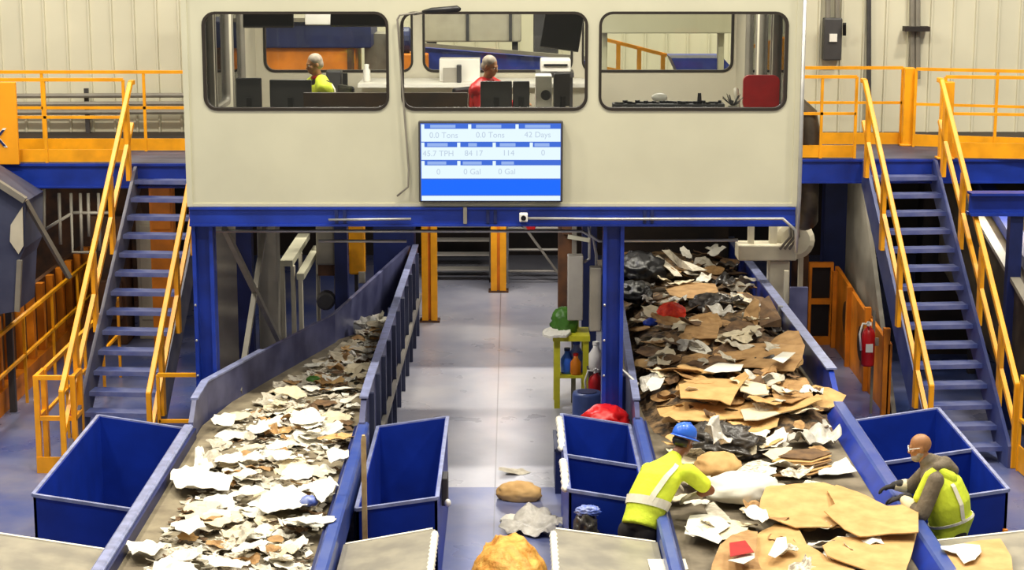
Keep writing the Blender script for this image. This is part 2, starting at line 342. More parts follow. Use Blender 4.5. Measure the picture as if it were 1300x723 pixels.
# ------------------------------------------------------------------ status screen on the cabin front
tv = thing('status_screen', 'wall screen of blue and white number panels on the cabin front', 'screen', (-.23, 20.38, 3.27))
TX = lambda x: -1.0 + (x - 532) / 181 * 1.54
TZ = lambda y: 4.13 - (y - 155) / 101 * .86
MB().box(-1.01, .55, 20.31, 20.39, 3.26, 4.14).build('bezel', 'dkgrey', tv, bevel=.01)
TY = 20.305
def tvr(name, m, x0, x1, y0, y1, d): return MB().box(TX(x0), TX(x1), TY - d, TY + .01, TZ(y1), TZ(y0)).build(name, m, tv)
tvr('blue_panel', 'scr_mid', 533.5, 711.5, 156.5, 255.2, 0)
for y0, y1 in ((163.4, 179.6), (186.6, 202.8), (209.8, 226.6), (248.8, 255)): tvr('white_row', 'scr_white', 534.5, 711, y0, y1, .001)
tvr('blue_band', 'scr_blue', 534.5, 711, 228, 247.6, .001)
for y0, y1, segs, ticks in ((158.2, 162.2, ((546, 578), (604, 636), (666, 698)), (536.5, 596, 656)), (181.4, 185.6, ((542, 568), (594, 605), (634, 654), (678, 697)), (536.5, 582, 627, 674)), (204.8, 208.8, ((542, 566), (587, 611), (636, 652)), (536.5, 582, 627))):
    for a, c in segs: tvr('heading_bar', 'scr_pale', a, c, y0, y1, .0015)
    for a in ticks: tvr('divider', 'scr_white', a - 2, a + 2, y0 - .6, y1 + 1.4, .0015)
for s, x, y in (('0.0 Tons', 563, 171.7), ('0.0 Tons', 622, 171.3), ('42 Days', 682, 171), ('45.7 TPH', 556, 195), ('84 17', 601, 194.6), ('114', 645, 194.3), ('0', 689, 194), ('0', 556, 218.4), ('0 Gal', 599, 218.2), ('0 Gal', 643, 218)):
    text_mesh('lettering', s, .088, (TX(x), TY - .002, TZ(y)), 'scr_grey', tv, ext=.001)
# pipes and small fittings on the cabin front
tag(MB().tube([(-1.25, 20.36, 3.32), (-1.13, 20.36, 3.42), (-1.12, 20.36, 3.6), (-1.225, 20.36, 5.22), (-1.2, 20.35, 5.27), (-.9, 20.34, 5.31)], .011).build('conduit', 'steel_dull', smooth=True), 'thin bent cream conduit running down between the first two cabin windows', 'conduit')
lamp = thing('gooseneck_lamp', 'dark arm lamp reaching out above the middle cabin window', 'lamp', (-.9, 20.36, 5.31))
MB().tube([(-1.05, 20.39, 5.28), (-.9, 20.25, 5.31), (-.7, 20.2, 5.335)], .016).build('arm', 'steel_dull', lamp, smooth=True)
MB().tube([(-.95, 20.26, 5.31), (-.85, 20.2, 5.325), (-.68, 20.18, 5.335), (-.58, 20.17, 5.345), (-.54, 20.17, 5.34)], [.016, .032, .036, .036, .014]).build('lamp_head', 'black', lamp, smooth=True)
tag(MB().tube([(3.1, 20.34, 2.7), (3.12, 20.34, 3.3), (3.12, 20.34, 6.1)], .022).build('conduit', 'steel', smooth=True), 'straight grey conduit climbing the corner of the cabin nearest the disconnect box', 'conduit')
sc_ = thing('security_camera', 'small white camera box fixed on the blue beam under the screen', 'camera', (.12, 20.36, 3.1))
MB().box(.08, .17, 20.26, 20.37, 3.05, 3.14).build('housing', 'white', sc_, bevel=.01)
MB().lathe((.125, 20.25, 3.095), [(.028, -.01), (.03, .02)], 12, 'Y').build('lens', 'black_gloss', sc_)
tag(MB().tube([(.17, 20.33, 3.08), (1.0, 20.34, 3.07), (2.95, 20.34, 3.075), (3.09, 20.33, 2.95), (3.1, 20.33, 2.7)], .016).build('conduit', 'steel', smooth=True), 'long grey conduit along the blue beam running from the white camera box', 'conduit')
tag(MB().tube([(-2.0, 20.35, 3.06), (-1.1, 20.35, 3.07)], .014).build('conduit', 'steel', smooth=True), 'short grey conduit on the blue beam under the first cabin window', 'conduit')
# ------------------------------------------------------------------ inside the cabin
FZ = 3.26
dk = thing('long_desk', 'long dark brown desk with a raised front panel behind the cabin windows', 'desk', (-1.1, 21.8, FZ))
MB().box(-3.05, .95, 21.3, 22.35, 4.0, 4.06).build('desk_top', 'desk', dk)
MB().box(-2.34, -.5, 21.22, 21.3, FZ, 4.36).build('front_panel', 'desk', dk)
for x in (-3.0, .85): MB().box(x, x + .06, 21.35, 22.3, FZ, 4.0).build('desk_leg', 'desk', dk)
ct = thing('back_counter', 'white counter under the rear cabin windows', 'counter', (-.5, 25.0, FZ))
MB().box(-2.0, 1.0, 24.55, 25.4, 4.12, 4.17).build('worktop', 'white', ct)
MB().box(-1.95, .95, 24.62, 25.4, FZ, 4.12).build('cupboard', 'cream_in', ct)
def monitor(x0, x1, z1, y, rz, lab, name='monitor', g=None):
    t = thing(name, lab, 'monitor', ((x0 + x1) / 2, y, 4.06), rz, g); W = x1 - x0
    p = MB().box(-W / 2, W / 2, -.02, .02, .1, z1 - 4.06).build('screen_back', 'dkgrey', t, bevel=.012, local=True)
    MB().box(-W / 2 + .02, W / 2 - .02, .019, .024, .12, z1 - 4.08).build('display', 'black_gloss', p, local=True)
    MB().box(-.03, .03, -.035, .0, .02, .22).build('stand', 'black', t, local=True)
    MB().box(-.12, .12, -.09, .09, 0, .02).build('foot', 'black', t, local=True, bevel=.006)
    MB().lathe((0, -.022, .16), [(.03, -.004), (.03, .004)], 12, 'Y').build('badge', 'steel', t, local=True); return t
monitor(-3.14, -2.85, 4.5, 21.55, .1, 'small black monitor seen from behind at the end of the desk', g='monitors on the long desk')
monitor(-2.76, -2.28, 4.48, 21.55, -.06, 'wide black monitor in front of the person in the first window', g='monitors on the long desk')
monitor(-.36, .0, 4.46, 21.6, .08, 'black monitor directly in front of the person in the middle window', g='monitors on the long desk')
monitor(.01, .2, 4.46, 21.6, -.05, 'narrow black monitor touching the one before the middle-window person', g='monitors on the long desk')
monitor(.46, .68, 4.54, 21.7, .6, 'tall turned black monitor beside the white computer tower', g='monitors on the long desk')
pc = thing('computer_tower', 'white computer tower standing beside the turned black monitor', 'computer', (.36, 22.0, 4.06))
MB().box(.27, .46, 21.8, 22.2, 4.06, 4.5).build('case', 'white', pc, bevel=.01)
MB().lathe((.39, 21.79, 4.28), [(.05, -.012), (.06, .01)], 16, 'Y').build('vent_disc', 'dkgrey', pc)
bx = thing('document_holder', 'white paper trays standing on the back counter behind the seated person', 'paper tray', (-.62, 24.9, 4.17))
MB().box(-.95, -.42, 24.8, 25.1, 4.17, 4.47).build('tray', 'white', bx, bevel=.01)
MB().box(-.9, -.7, 24.72, 24.8, 4.17, 4.36).build('grey_folder', 'grey_box', bx)
MB().box(-.72, -.66, 24.68, 24.8, 4.17, 4.4).build('phone_handset', 'dkgrey', bx, bevel=.01)
tag(MB().lathe((-1.9, 24.8, 4.17), [(.045, 0), (.048, .03), (.048, .15), (.03, .18), (.032, .23), (.01, .235)], 14).build('bottle', 'white', smooth=True), 'white bottle on the back counter in the first window', 'bottle')
cu_ = thing('coffee_maker', 'small black appliance on the back counter near the white bottle', 'appliance', (-2.3, 24.8, 4.06))
MB().box(-2.42, -2.22, 24.65, 24.9, 3.26, 4.33).build('body', 'dkgrey', cu_, bevel=.02); MB().box(-2.2, -2.14, 24.62, 24.7, 4.1, 4.3).build('handle', 'black', cu_)
pr_ = thing('printer', 'white printer on a dark stand at the end of the middle window', 'printer', (.6, 24.2, FZ))
MB().box(.36, .74, 23.9, 24.3, 4.37, 4.53).build('printer_case', 'white', pr_, bevel=.015)
MB().box(.4, .7, 23.885, 23.93, 4.45, 4.475).build('paper_slot', 'black', pr_)
MB().box(.3, .78, 23.85, 24.35, 4.31, 4.37).build('shelf', 'dkgrey', pr_)
for x in (.32, .73): MB().box(x, x + .04, 24.0, 24.2, FZ, 4.31).build('stand_leg', 'dkgrey', pr_)
def hung(x0, x1, z0, z1, y, tilt, rz, lab):
    t = thing('hanging_screen', lab, 'screen', ((x0 + x1) / 2, y, z0), rz, 'screens hung from the cabin ceiling'); W, H = x1 - x0, z1 - z0
    MB().obox((0, 0, H / 2), (W, .06, H), (tilt, .13 if x0 > 0 else 0, 0)).build('panel', 'black', t, local=True, bevel=.01)
    MB().bar((0, .06, H * .7), (0, .12, 6.1 - z0), .05, .05).build('ceiling_arm', 'dkgrey', t, local=True)
hung(-3.1, -2.52, 5.03, 5.4, 22.0, -.5, .1, 'dark screen hung at the end of the first window near the cabin corner')
hung(-2.12, -1.3, 5.03, 5.4, 22.3, -.35, -.05, 'dark screen hung at the top of the first window beside the middle one')
hung(.38, .84, 4.74, 5.4, 22.6, -.3, -.12, 'tilted black screen hung in the top corner of the middle window')
tag(MB().box(-2.52, -2.18, 23.2, 23.25, 5.0, 5.4).build('ceiling_panel', 'white', bevel=.01), 'white sheet hung between the two dark screens in the first window', 'panel')
rc = thing('red_chair', 'red backed chair against the end wall in the third cabin window', 'chair', (2.77, 21.1, FZ))
MB().prism([(p[0], 20.95, p[1]) for p in rrect(2.56, 2.96, 4.2, 4.58, .07)], (0, .07, 0)).build('backrest', 'red', rc)
MB().box(2.55, 2.96, 21.02, 21.45, 3.98, 4.06).build('seat', 'red', rc, bevel=.02)
MB().box(2.74, 2.78, 20.99, 21.02, 4.02, 4.25).build('back_bar', 'black', rc)
for a, b_ in ((2.58, 21.06), (2.92, 21.06), (2.58, 21.4), (2.92, 21.4)): MB().tube([(a, b_, FZ), (a, b_, 3.98)], .015).build('leg', 'steel_dull', rc)
MB().tube([(2.52, 21.0, 4.05), (2.5, 20.98, 4.3), (2.5, 21.15, 4.4), (2.53, 21.35, 4.38)], .03).build('armrest', 'cream_in', rc, smooth=True)
lg = thing('window_ledge_tray', 'long dark tray of small clutter on the ledge of the third window', 'tray', (1.75, 20.7, 4.2))
MB().box(1.1, 2.32, 20.6, 20.8, 4.17, 4.295).build('tray', 'dkgrey', lg)
b = MB()
rnd = random.Random(4)
for k in range(26): b.obox((1.15 + k * .045, 20.68 + rnd.uniform(-.05, .05), 4.3), (.03, .05, rnd.uniform(.02, .06)), (0, 0, rnd.uniform(0, 3)))
tag(b.build('clutter', 'black', lg), kind='stuff')
MB().box(1.1, 2.3, 20.62, 20.78, FZ, 4.17).build('cupboard', 'cream_in', lg)
tag(MB().ell((1.63, 20.9, 4.34), (.09, .07, .05)).build('paper_bowl', 'white', smooth=True), 'small white rounded bowl behind the dark ledge tray', 'bowl')
tag(MB().lathe((2.05, 20.68, 4.29), [(.02, 0), (.024, .05), (.018, .12)], 10).build('marker_pen', 'black'), 'short black pen standing upright on the ledge tray', 'pen')
pl_ = thing('desk_plant', 'small dark spiky plant at the end of the ledge tray', 'plant', (2.42, 20.72, 4.2))
MB().lathe((2.42, 20.72, 4.18), [(.04, 0), (.05, .09)], 12).build('pot', 'grey_box', pl_)
b = MB()
for k in range(22):
    a = rnd.uniform(0, 6.28); r = rnd.uniform(.05, .13); b.bar((2.42, 20.72, 4.26), (2.42 + r * math.cos(a), 20.72 + r * .6 * math.sin(a), 4.28 + rnd.uniform(.02, .12)), .012, .006)
b.build('leaves', 'dkgrey', pl_)
# ------------------------------------------------------------------ plant seen beyond the cabin's rear windows
mc = thing('sorting_machine', 'blue and orange sorting machine seen through the first cabin window', 'machine', (-2.9, 29.5, 3.2))
MB().box(-3.95, -2.15, 29, 30.4, 4.32, 4.72).build('blue_hood', 'blue_dark', mc, bevel=.02)
MB().box(-3.95, -2.4, 29.1, 30.3, 3.2, 4.32).build('orange_body', 'orange', mc, bevel=.02)
MB().box(-2.52, -2.42, 29.02, 29.1, 3.2, 4.3).build('door_post', 'brown', mc)
MB().box(-3.6, -2.6, 28.9, 29.8, 4.72, 4.78).build('grey_lid', 'steel_dull', mc)
mc = thing('drive_unit', 'grey and orange drive unit beside the blue and orange sorting machine', 'machine', (-1.8, 29.6, 3.2))
MB().box(-2.3, -1.95, 29.6, 30.2, 3.2, 4.5).build('grey_cabinet', 'steel_dull', mc); MB().box(-1.9, -1.3, 29.4, 30.0, 3.2, 4.2).build('orange_guard', 'orange', mc, bevel=.02)
MB().lathe((-1.75, 29.7, 4.4), [(.16, -.2), (.2, -.15), (.2, .15), (.12, .2)], 16, 'X').build('motor', 'blue_dark', mc)
mc = thing('incline_conveyor', 'long inclined blue conveyor side seen through the middle cabin window', 'conveyor', (-.2, 30, 3.2))
MB().bar((-1.5, 30, 4.12), (1.2, 30, 3.9), .6, .34).build('side_beam', 'blue', mc)
MB().bar((-1.5, 29.6, 4.34), (1.2, 29.6, 4.12), .06, .06).build('rail', 'steel_dull', mc)
for x in (-1.1, .7): MB().box(x, x + .12, 29.8, 30.0, 3.2, 3.85).build('leg', 'orange', mc)
mc = thing('screening_hood', 'large dull grey hood above the blue conveyor in the middle window', 'machine', (-.5, 31.5, 3.2))
MB().box(-1.45, .15, 31, 33, 4.28, 6.6).build('hood', 'cream_machine', mc, bevel=.03)
for x in (-.75, -.05): MB().box(x, x + .05, 30.96, 31.0, 4.3, 6.5).build('seam', 'dkgrey', mc)
for x, y in ((-1.35, 31.2), (.05, 31.2), (-1.35, 32.8), (.05, 32.8)): MB().box(x - .05, x + .05, y - .05, y + .05, 3.2, 4.28).build('leg', 'dkgrey', mc)
tag(MB().box(.35, .75, 30.8, 31.4, 3.2, 4.9).ell((.55, 31, 4.95), (.25, .25, .2)).build('dust_collector', 'dkgrey', bevel=.02), 'dark grey collector drum in the middle window behind the tilted screen', 'machine')
tag(MB().box(1.4, 3.55, 30.5, 31.5, 4.45, 6.6).box(1.45, 1.55, 30.9, 31.1, 3.2, 4.45).box(3.35, 3.45, 30.9, 31.1, 3.2, 4.45).build('air_duct', 'cream', bevel=.02), 'wide pale duct seen through the top of the third cabin window', 'duct')
mc = thing('walkway_railing', 'orange railing seen through the third cabin window', 'railing', (1.9, 31.9, 3.2))
for x in (1.5, 1.75, 2.1, 2.5): MB().box(x, x + .07, 31.85, 31.95, 3.2, 4.28 - (x - 1.5) * .25).build('post', 'yellow', mc)
MB().bar((1.5, 31.9, 4.28), (2.6, 31.9, 4.0), .06, .06).build('top_rail', 'yellow', mc); MB().bar((1.5, 31.9, 3.8), (2.6, 31.9, 3.6), .05, .05).build('mid_rail', 'yellow', mc)
tag(MB().prism([(2.8, 31, 3.6), (3.5, 31, 3.6), (3.65, 31, 3.8), (3.45, 31, 4.02), (2.6, 31, 4.02)], (0, 1, 0)).box(2.9, 3.0, 31.2, 31.4, 3.2, 3.6).box(3.4, 3.5, 31.2, 31.4, 3.2, 3.6).build('feed_chute', 'blue'), 'dark blue chute end at the foot of the third cabin window view', 'chute')
# ================================================================== stairs
RISE, RUN, NT = .2, .205, 15
def stair(loc, rz, lab, strm, right_gate=False):
    t = thing('industrial_stair', lab, 'stairs', loc, rz, 'steep stairs up to the walkways'); w = .92; ty = NT * RUN
    tb = MB().box(-w / 2 + .02, w / 2 - .02, 0, .235, -.028, 0).box(-w / 2 + .02, w / 2 - .02, -.004, .012, -.05, .004)
    me = None
    for n in range(NT):
        if me is None:
            o = tb.build('tread', 'tread', t, local=True); me = o.data
        else:
            o = bpy.data.objects.new('tread', me); COL.objects.link(o); o.parent = t
        o.location = (0, n * RUN, (n + 1) * RISE)
    for s in (-1, 1):
        x = s * w / 2
        MB().prism([(x - .02, p, q) for p, q in ((-.2, 0), (.12, 0), (ty + .08, 2.86), (ty + .08, 3.19), (ty - .05, 3.19), (-.2, .26))], (.04, 0, 0)).build('stringer', strm, t, local=True)
        hr = MB(); xx = s * (w / 2 + .045); off = .98
        hr.bar((xx, -.2, off + .02), (xx, ty, 3.2 + off + .04), .06, .06).bar((xx, ty, 3.2 + off + .04), (xx, ty + .12, 3.2 + off + .04), .06, .06)
        hr.bar((xx, -.2, 0), (xx, -.2, off + .04), .06, .05, up=(0, 1, 0))
        h = hr.build('handrail', 'yellow', t, local=True, bevel=.008)
        MB().bar((xx, -.2, .5), (xx, ty, 3.2 + .5), .05, .05).build('mid_rail', 'yellow', h, local=True)
        for n in (2, 6, 10, 14):
            y = n * RUN - .02; z = (y + .2) / (ty + .2) * 3.2
            MB().box(xx - .025, xx + .025, y - .05, y + .05, z + .02, z + off).build('post', 'yellow', h, local=True)
    return t
stair((-4.6, 21.0, 0), -.08, 'blue tread stair with orange handrails beside the long blue bin and paper belt', 'stringer')
stair((5.31, 21.35, 0), .087, 'blue tread stair with orange handrails rising behind the bald worker', 'stringer_blue')
# ================================================================== walkways
def railing(name, lab, pts, z0, step=1.0, top=1.06, toe=True, nx=None, grp=None, toe_h=.16):
    t = thing(name, lab, 'railing', (pts[0][0], pts[0][1], z0), 0, grp)
    a, b, c = MB(), MB(), MB()
    for p, q in zip(pts[:-1], pts[1:]):
        a.bar((p[0], p[1], z0 + top), (q[0], q[1], z0 + top), .042, .042); b.bar((p[0], p[1], z0 + top * .55), (q[0], q[1], z0 + top * .55), .036, .036)
        c.bar((p[0], p[1], z0 + toe_h / 2 + .01), (q[0], q[1], z0 + toe_h / 2 + .01), .02, toe_h)
    a.build('top_rail', 'yellow', t); b.build('mid_rail', 'yellow', t)
    if toe: c.build('toe_board', 'yellow', t)
    for p, q in zip(pts[:-1], pts[1:]):
        d = Vector((q[0] - p[0], q[1] - p[1], 0)); n = max(1, round(d.length / step))
        for k in range(n + 1):
            x, y = p[0] + d.x * k / n, p[1] + d.y * k / n
            MB().box(x - .018, x + .018, y - .018, y + .018, z0, z0 + top).build('post', 'yellow', t)
    return t
def deck(lab, x0, x1, y0, y1):
    t = thing('walkway_deck', lab, 'walkway', ((x0 + x1) / 2, y0, 3.0), 0, 'raised walkways beside the cabin')
    MB().box(x0, x1, y0 + .02, y1, 3.12, 3.2).build('deck_plate', 'hopper', t)
    MB().box(x0, x1, y0, y0 + .04, 2.9, 3.19).box(x0, x1, y0 - .03, y0 + .12, 3.165, 3.195).box(x0, x1, y0 - .03, y0 + .12, 2.88, 2.905).build('edge_beam', 'blue', t)
    for x, y in (((x0 + .3, y0 + .3), (x1 - .35, y1 - .5)) if x0 < 0 else ((x1 - .7, y0 + .3),)): MB().box(x, x + .3, y, y + .3, 0, 3.1).build('column', 'blue_dark', t)
deck('blue edged raised walkway reaching the stair beside the orange lettered board', -9, -4.05, 24.05, 26.6)
deck('blue edged raised walkway behind the stair next to the disconnect box', 3.55, 9, 24.5, 26.6)
railing('walkway_railing', 'orange railing along the front of the walkway beside the lettered board', [(-9, 24.1), (-4.95, 24.1)], 3.2, 1.02)
railing('walkway_railing', 'orange railing behind the lettered board walkway, nearest the cream wall', [(-9, 25.3), (-3.56, 25.3)], 3.2, 1.35)
railing('walkway_railing', 'short orange railing between cabin and stair under the disconnect box', [(3.58, 24.55), (4.47, 24.55)], 3.2, .55)
railing('walkway_railing', 'orange railing running back from the cabin to the thick corner post', [(3.56, 26.0), (5.36, 26.0)], 3.2, 1.3)
railing('walkway_railing', 'orange railing slanting forward from the thick corner post', [(5.5, 25.8), (8.6, 24.9)], 3.2, .95)
railing('walkway_railing', 'orange railing along the walkway front above the blue beams', [(5.62, 24.55), (8.9, 24.1)], 3.2, 1.1, toe_h=.2)
tag(MB().box(5.36, 5.5, 25.85, 26.0, 3.2, 4.27).box(5.33, 5.53, 25.82, 26.03, 3.2, 3.23).build('corner_post', 'yellow', bevel=.008), 'thick orange corner post where two walkway railings meet', 'post')
tag(MB().box(5.56, 5.72, 24.45, 24.58, 3.2, 4.2).box(5.53, 5.75, 24.42, 24.61, 3.2, 3.225).build('end_post', 'yellow', bevel=.008), 'wide orange post at the head of the stair behind the bald worker', 'post')
sb = thing('sign_board', 'orange board with a dark lettered edge hung on the walkway railing', 'sign', (-7.2, 24.03, 3.2))
MB().box(-8.3, -6.29, 23.98, 24.03, 3.19, 4.24).build('board', mat('orange_sign_face', (243, 160, 16), .5, var=.03), sb, bevel=.01)
text_mesh('letter_outline', 'X', .36, (-6.55, 23.972, 3.52), 'white', sb, ext=.002); text_mesh('letter', 'X', .3, (-6.55, 23.968, 3.52), 'blue_dark', sb, ext=.004)
# wall fittings above the far walkway
db = thing('disconnect_box', 'dark grey electrical disconnect box on the cream wall', 'electrical box', (4.5, 27.4, 4.8))
def wb(x0, x1, y0, y1, Y, d): p, q = at(x0, y1, Y=Y), at(x1, y0, Y=Y); return (p.x, q.x, Y, Y + d, p.z, q.z)
MB().box(*wb(1045, 1070, 23, 77, 27.4, .18)).build('box', 'dkgrey', db, bevel=.02)
MB().box(*wb(1053, 1063, 43, 53, 27.37, .05)).build('label_plate', 'white', db)
MB().bar(at(1072, 44, Y=27.4), at(1072, 30, Y=27.3), .05, .05).build('switch_handle', 'black', db)
for x in (1051, 1063): MB().tube([at(x, 23, Y=27.5), at(x, -60, Y=27.5)], .04).build('conduit', 'steel_dull', db)
cp = thing('wall_conduit', 'tall grey conduit pair clamped to the wall above the thick corner post', 'conduit', at(1161, 85, Y=27.5))
for x in (1158, 1165): MB().tube([at(x, 100, Y=27.5), at(x, -60, Y=27.5)], .04).build('pipe', 'steel_dull', cp)
MB().box(*wb(1149, 1181, 34, 40, 27.35, .2)).build('clamp_bar', 'dkbrown', cp)
tag(MB().tube([at(1103, 170, Y=27.5), at(1103, -60, Y=27.5)], .035).build('wall_conduit', 'dkgrey'), 'thin dark pipe on the wall between disconnect box and corner post', 'conduit')
dt = thing('cable_tray', 'long grey cable tray running along the wall behind the walkway railings', 'cable tray', (-6.5, 27.5, 3.2))
for z in (3.5, 3.62, 3.74): MB().tube([(-9.5, 27.35, z), (-4.2, 27.35, z + .02)], .035).build('pipe', 'steel_dull', dt)
for x in (-9, -7.6, -6.2, -4.6): MB().box(x, x + .06, 27.4, 27.46, 3.2, 3.85).build('bracket', 'dkgrey', dt)
# ================================================================== guards and gates at floor level
gt = thing('stair_gate', 'orange boxed gate standing at the foot of the stair beside the blue bin', 'gate', (-5.25, 21.05, 0))
for x, y in ((-5.48, 21.0), (-5.06, 21.0), (-5.48, 21.34), (-5.06, 21.34)): MB().box(x, x + .06, y, y + .06, 0, 1.14).build('post', 'yellow', gt)
for z in (1.1, .62):
    MB().box(-5.48, -5.0, 21.005, 21.05, z, z + .05).box(-5.475, -5.43, 21.05, 21.4, z, z + .05).box(-5.05, -5.005, 21.05, 21.4, z, z + .05).build('rail', 'yellow', gt)
MB().box(-5.48, -5.0, 20.99, 21.01, .0, .19).build('kick_plate', 'yellow', gt)
railing('floor_railing', 'orange railing running back from the boxed gate under the walkway', [(-5.45, 21.45), (-5.45, 25.6)], 0, 1.0, 1.12, toe=False)
railing('floor_railing', 'long orange railing beside the brown guard panels under the lettered board', [(-6.4, 19.5), (-6.4, 28.9)], 0, 1.5, 1.17, toe=False)
gd = thing('machine_guard', 'brown panelled machine guard with orange uprights under the lettered board', 'machine guard', (-6.6, 23, 0))
MB().box(-6.75, -6.68, 20, 29, .35, 1.25).build('panel', 'brown', gd); MB().box(-6.78, -6.55, 20, 29, 0, .3).build('sill', 'orange', gd)
for k in range(16): MB().box(-6.68, -6.58, 20.2 + k * .58, 20.32 + k * .58, .25, 1.25).build('upright', 'orange', gd)
hp = thing('hopper', 'dark blue grey hopper with pale rim hanging under the walkway', 'hopper', (-6.6, 23, 1.5))
MB().prism([at(-40, 212, Y=22.9), at(32, 256, Y=22.9), at(31, 315, Y=22.9), at(24, 332, Y=22.9), at(21, 395, Y=22.9), at(-40, 405, Y=22.9)], (0, .9, 0)).build('body', 'hopper', hp)
MB().bar(at(-40, 208, Y=22.85), at(32, 254, Y=22.85), .1, .07).build('rim', 'steel_dull', hp)
MB().prism([at(14, 285, Y=22.88), at(29, 262, Y=22.88), at(30, 312, Y=22.88), at(24, 322, Y=22.88), at(13, 306, Y=22.88)], (0, -.02, 0)).build('patch_plate', 'cream_machine', hp)
MB().bar(at(25, 330, Y=22.86), at(22, 395, Y=22.86), .06, .06).build('corner_flange', 'steel_dull', hp)
MB().bar(at(32, 254, Y=22.95), at(88, 352, Y=23.4), .07, .05).build('brace', 'steel_dull', hp)
for x, y in ((-7.3, 22.95), (-7.3, 23.7), (-6.5, 23.7)): MB().box(x, x + .08, y, y + .08, 0, 1.6).build('leg', 'dkgrey', hp)
tag(MB().prism([(-8.4, 29.4, .3), (-5.95, 29.4, .3), (-5.7, 29.4, 1.2), (-6.0, 29.4, 2.6), (-8.4, 29.4, 2.6)], (0, 1.5, 0)).box(-8.3, -6.1, 29.5, 30.6, 0, .3).build('brown_machine', 'brown'), 'brown dusty machine casing behind the dark hopper', 'machine')
railing('floor_railing', 'short orange railing between the stair foot and the grey board of the paper conveyor', [(-4.02, 20.85), (-3.5, 20.85)], 0, 1.0, 1.2, toe=False)
pr = thing('pipe_rack', 'rack of thin grey pipes hanging under the walkway beside the hopper', 'pipes', (-5.8, 25, 1.5))
for pts in ([(56, 240), (56, 300)], [(90, 245), (92, 320), (122, 320)], [(92, 270), (140, 270)], [(56, 292), (92, 270)], [(102, 245), (104, 318)], [(112, 245), (113, 300)], [(125, 245), (127, 318)], [(32, 256), (52, 244)], [(75, 245), (77, 310)]):
    MB().tube([at(x, y, Y=25.2) for x, y in pts], .022).build('pipe', 'steel_dull', pr, smooth=True)
tag(MB().box(-6.25, -5.75, 27.6, 28.2, .0, 1.95).box(-6.2, -5.8, 27.5, 27.6, .4, 1.0).build('orange_machine', 'brown', bevel=.02), 'brown machine cabinet seen between the hanging pipes', 'machine')
tag(MB().box(-5.65, -5.15, 28.0, 28.4, 0, 1.85).box(-5.6, -5.2, 27.97, 28.0, .3, 1.75).build('cream_cabinet', 'cream_machine', bevel=.02), 'pale cabinet seen through the treads of the stair beside the boxed gate', 'cabinet')
tag(MB().box(-5.3, -4.95, 27.3, 27.5, 0, 2.6).box(-5.27, -4.98, 27.27, 27.3, 1.8, 2.5).build('orange_upright', 'orange', bevel=.02), 'orange upright box seen behind the stair beside the boxed gate', 'post')
# opposite side
gr = thing('gate_frame', 'orange framed guard gate with two dark openings beside the cardboard belt', 'gate', (4.6, 28, 0))
MB().box(4.42, 4.46, 27.6, 27.7, 0, 1.25).box(4.74, 4.78, 27.6, 27.7, 0, 1.25).box(4.46, 4.74, 27.6, 27.7, 1.18, 1.25).box(4.46, 4.74, 27.6, 27.7, .62, .7).box(4.46, 4.74, 27.6, 27.7, 0, .12).build('frame', 'orange', gr)
MB().box(4.44, 4.76, 27.68, 27.72, .1, 1.2).build('shade_backing', 'black', gr)  # black sheet standing in for the shade inside the two openings
MB().box(4.3, 4.42, 27.7, 28.6, 0, 1.65).build('side_panel', 'brown', gr)
tag(MB().box(4.82, 5.2, 28.8, 29.1, 0, 3.02).box(4.78, 5.24, 28.76, 29.14, 0, .04).build('blue_post', 'blue_dark'), 'dark blue post rising behind the orange guard gate', 'post')
gp = thing('guard_panel', 'long orange guard panel under the stair behind the red extinguisher', 'machine guard', (4.75, 25.5, 0))
MB().prism([(4.8, y, z) for y, z in ((27.6, 0), (23.5, 0), (23.5, .95), (25.6, 1.05), (27.4, 1.2), (27.6, 1.2))], (.05, 0, 0)).build('panel', 'orange', gp)
for y in (23.5, 24.8, 26.2, 27.4): MB().box(4.74, 4.82, y, y + .09, 0, 1.15).build('upright', 'orange', gp)
for y, z in ((26.5, .65), (25.3, .55)): MB().lathe((4.79, y, z), [(.2, -.012), (.24, -.012), (.24, .012), (.2, .012)], 18, 'X').build('wheel_rim', 'brown', gp)
tag(MB().prism([(4.9, 23.6, 0), (4.98, 27.8, 0), (4.98, 27.8, 2.9), (4.9, 26.5, 2.9)], (.06, 0, 0)).build('grey_side_plate', 'steel_dull'), 'tall grey steel plate beside the stair above the orange guard panel', 'panel')
def extinguisher(loc, h, lab, s=1.0):
    t = thing('fire_extinguisher', lab, 'fire extinguisher', loc); x, y, z = loc; r = .085 * s
    MB().lathe(loc, [(r * .9, 0), (r, .02), (r, h * .68), (r * .75, h * .78), (r * .32, h * .84), (r * .32, h * .88)], 18).build('cylinder', 'red', t, smooth=True)
    MB().box(x - .03, x + .03, y - .025, y + .025, z + h * .88, z + h * .94).bar((x - .02, y - .09 * s, z + h * .98), (x, y + .06 * s, z + h * .93), .025, .015).bar((x - .02, y - .09 * s, z + h * .9), (x, y, z + h * .91), .025, .012).build('valve', 'white', t)
    MB().tube([(x, y, z + h * .9), (x - r, y - .02, z + h * .92), (x - r * 1.4, y - .03, z + h * .7), (x - r * 1.15, y - .05, z + h * .35)], .014).build('hose', 'white', t, smooth=True)
    MB().box(x - .045, x + .045, y - r - .004, y - r + .01, z + h * .32, z + h * .5).build('label', 'white', t); return t
extinguisher((4.55, 23.55, .66), .6, 'red fire extinguisher hung on the orange guard panel by the stair')
tag(MB().box(4.62, 4.65, 23.64, 23.67, 0, 1.35).box(4.54, 4.7, 23.63, 23.66, .9, 1.0).build('extinguisher_post', 'steel_dull'), 'thin grey post holding the fire extinguisher', 'post')
fr_ = railing('floor_railing', 'orange railing coming forward from the foot of the stair behind the bald worker', [(5.86, 21.1), (6.1, 17.6)], 0, 1.7, 1.12, toe_h=.3)
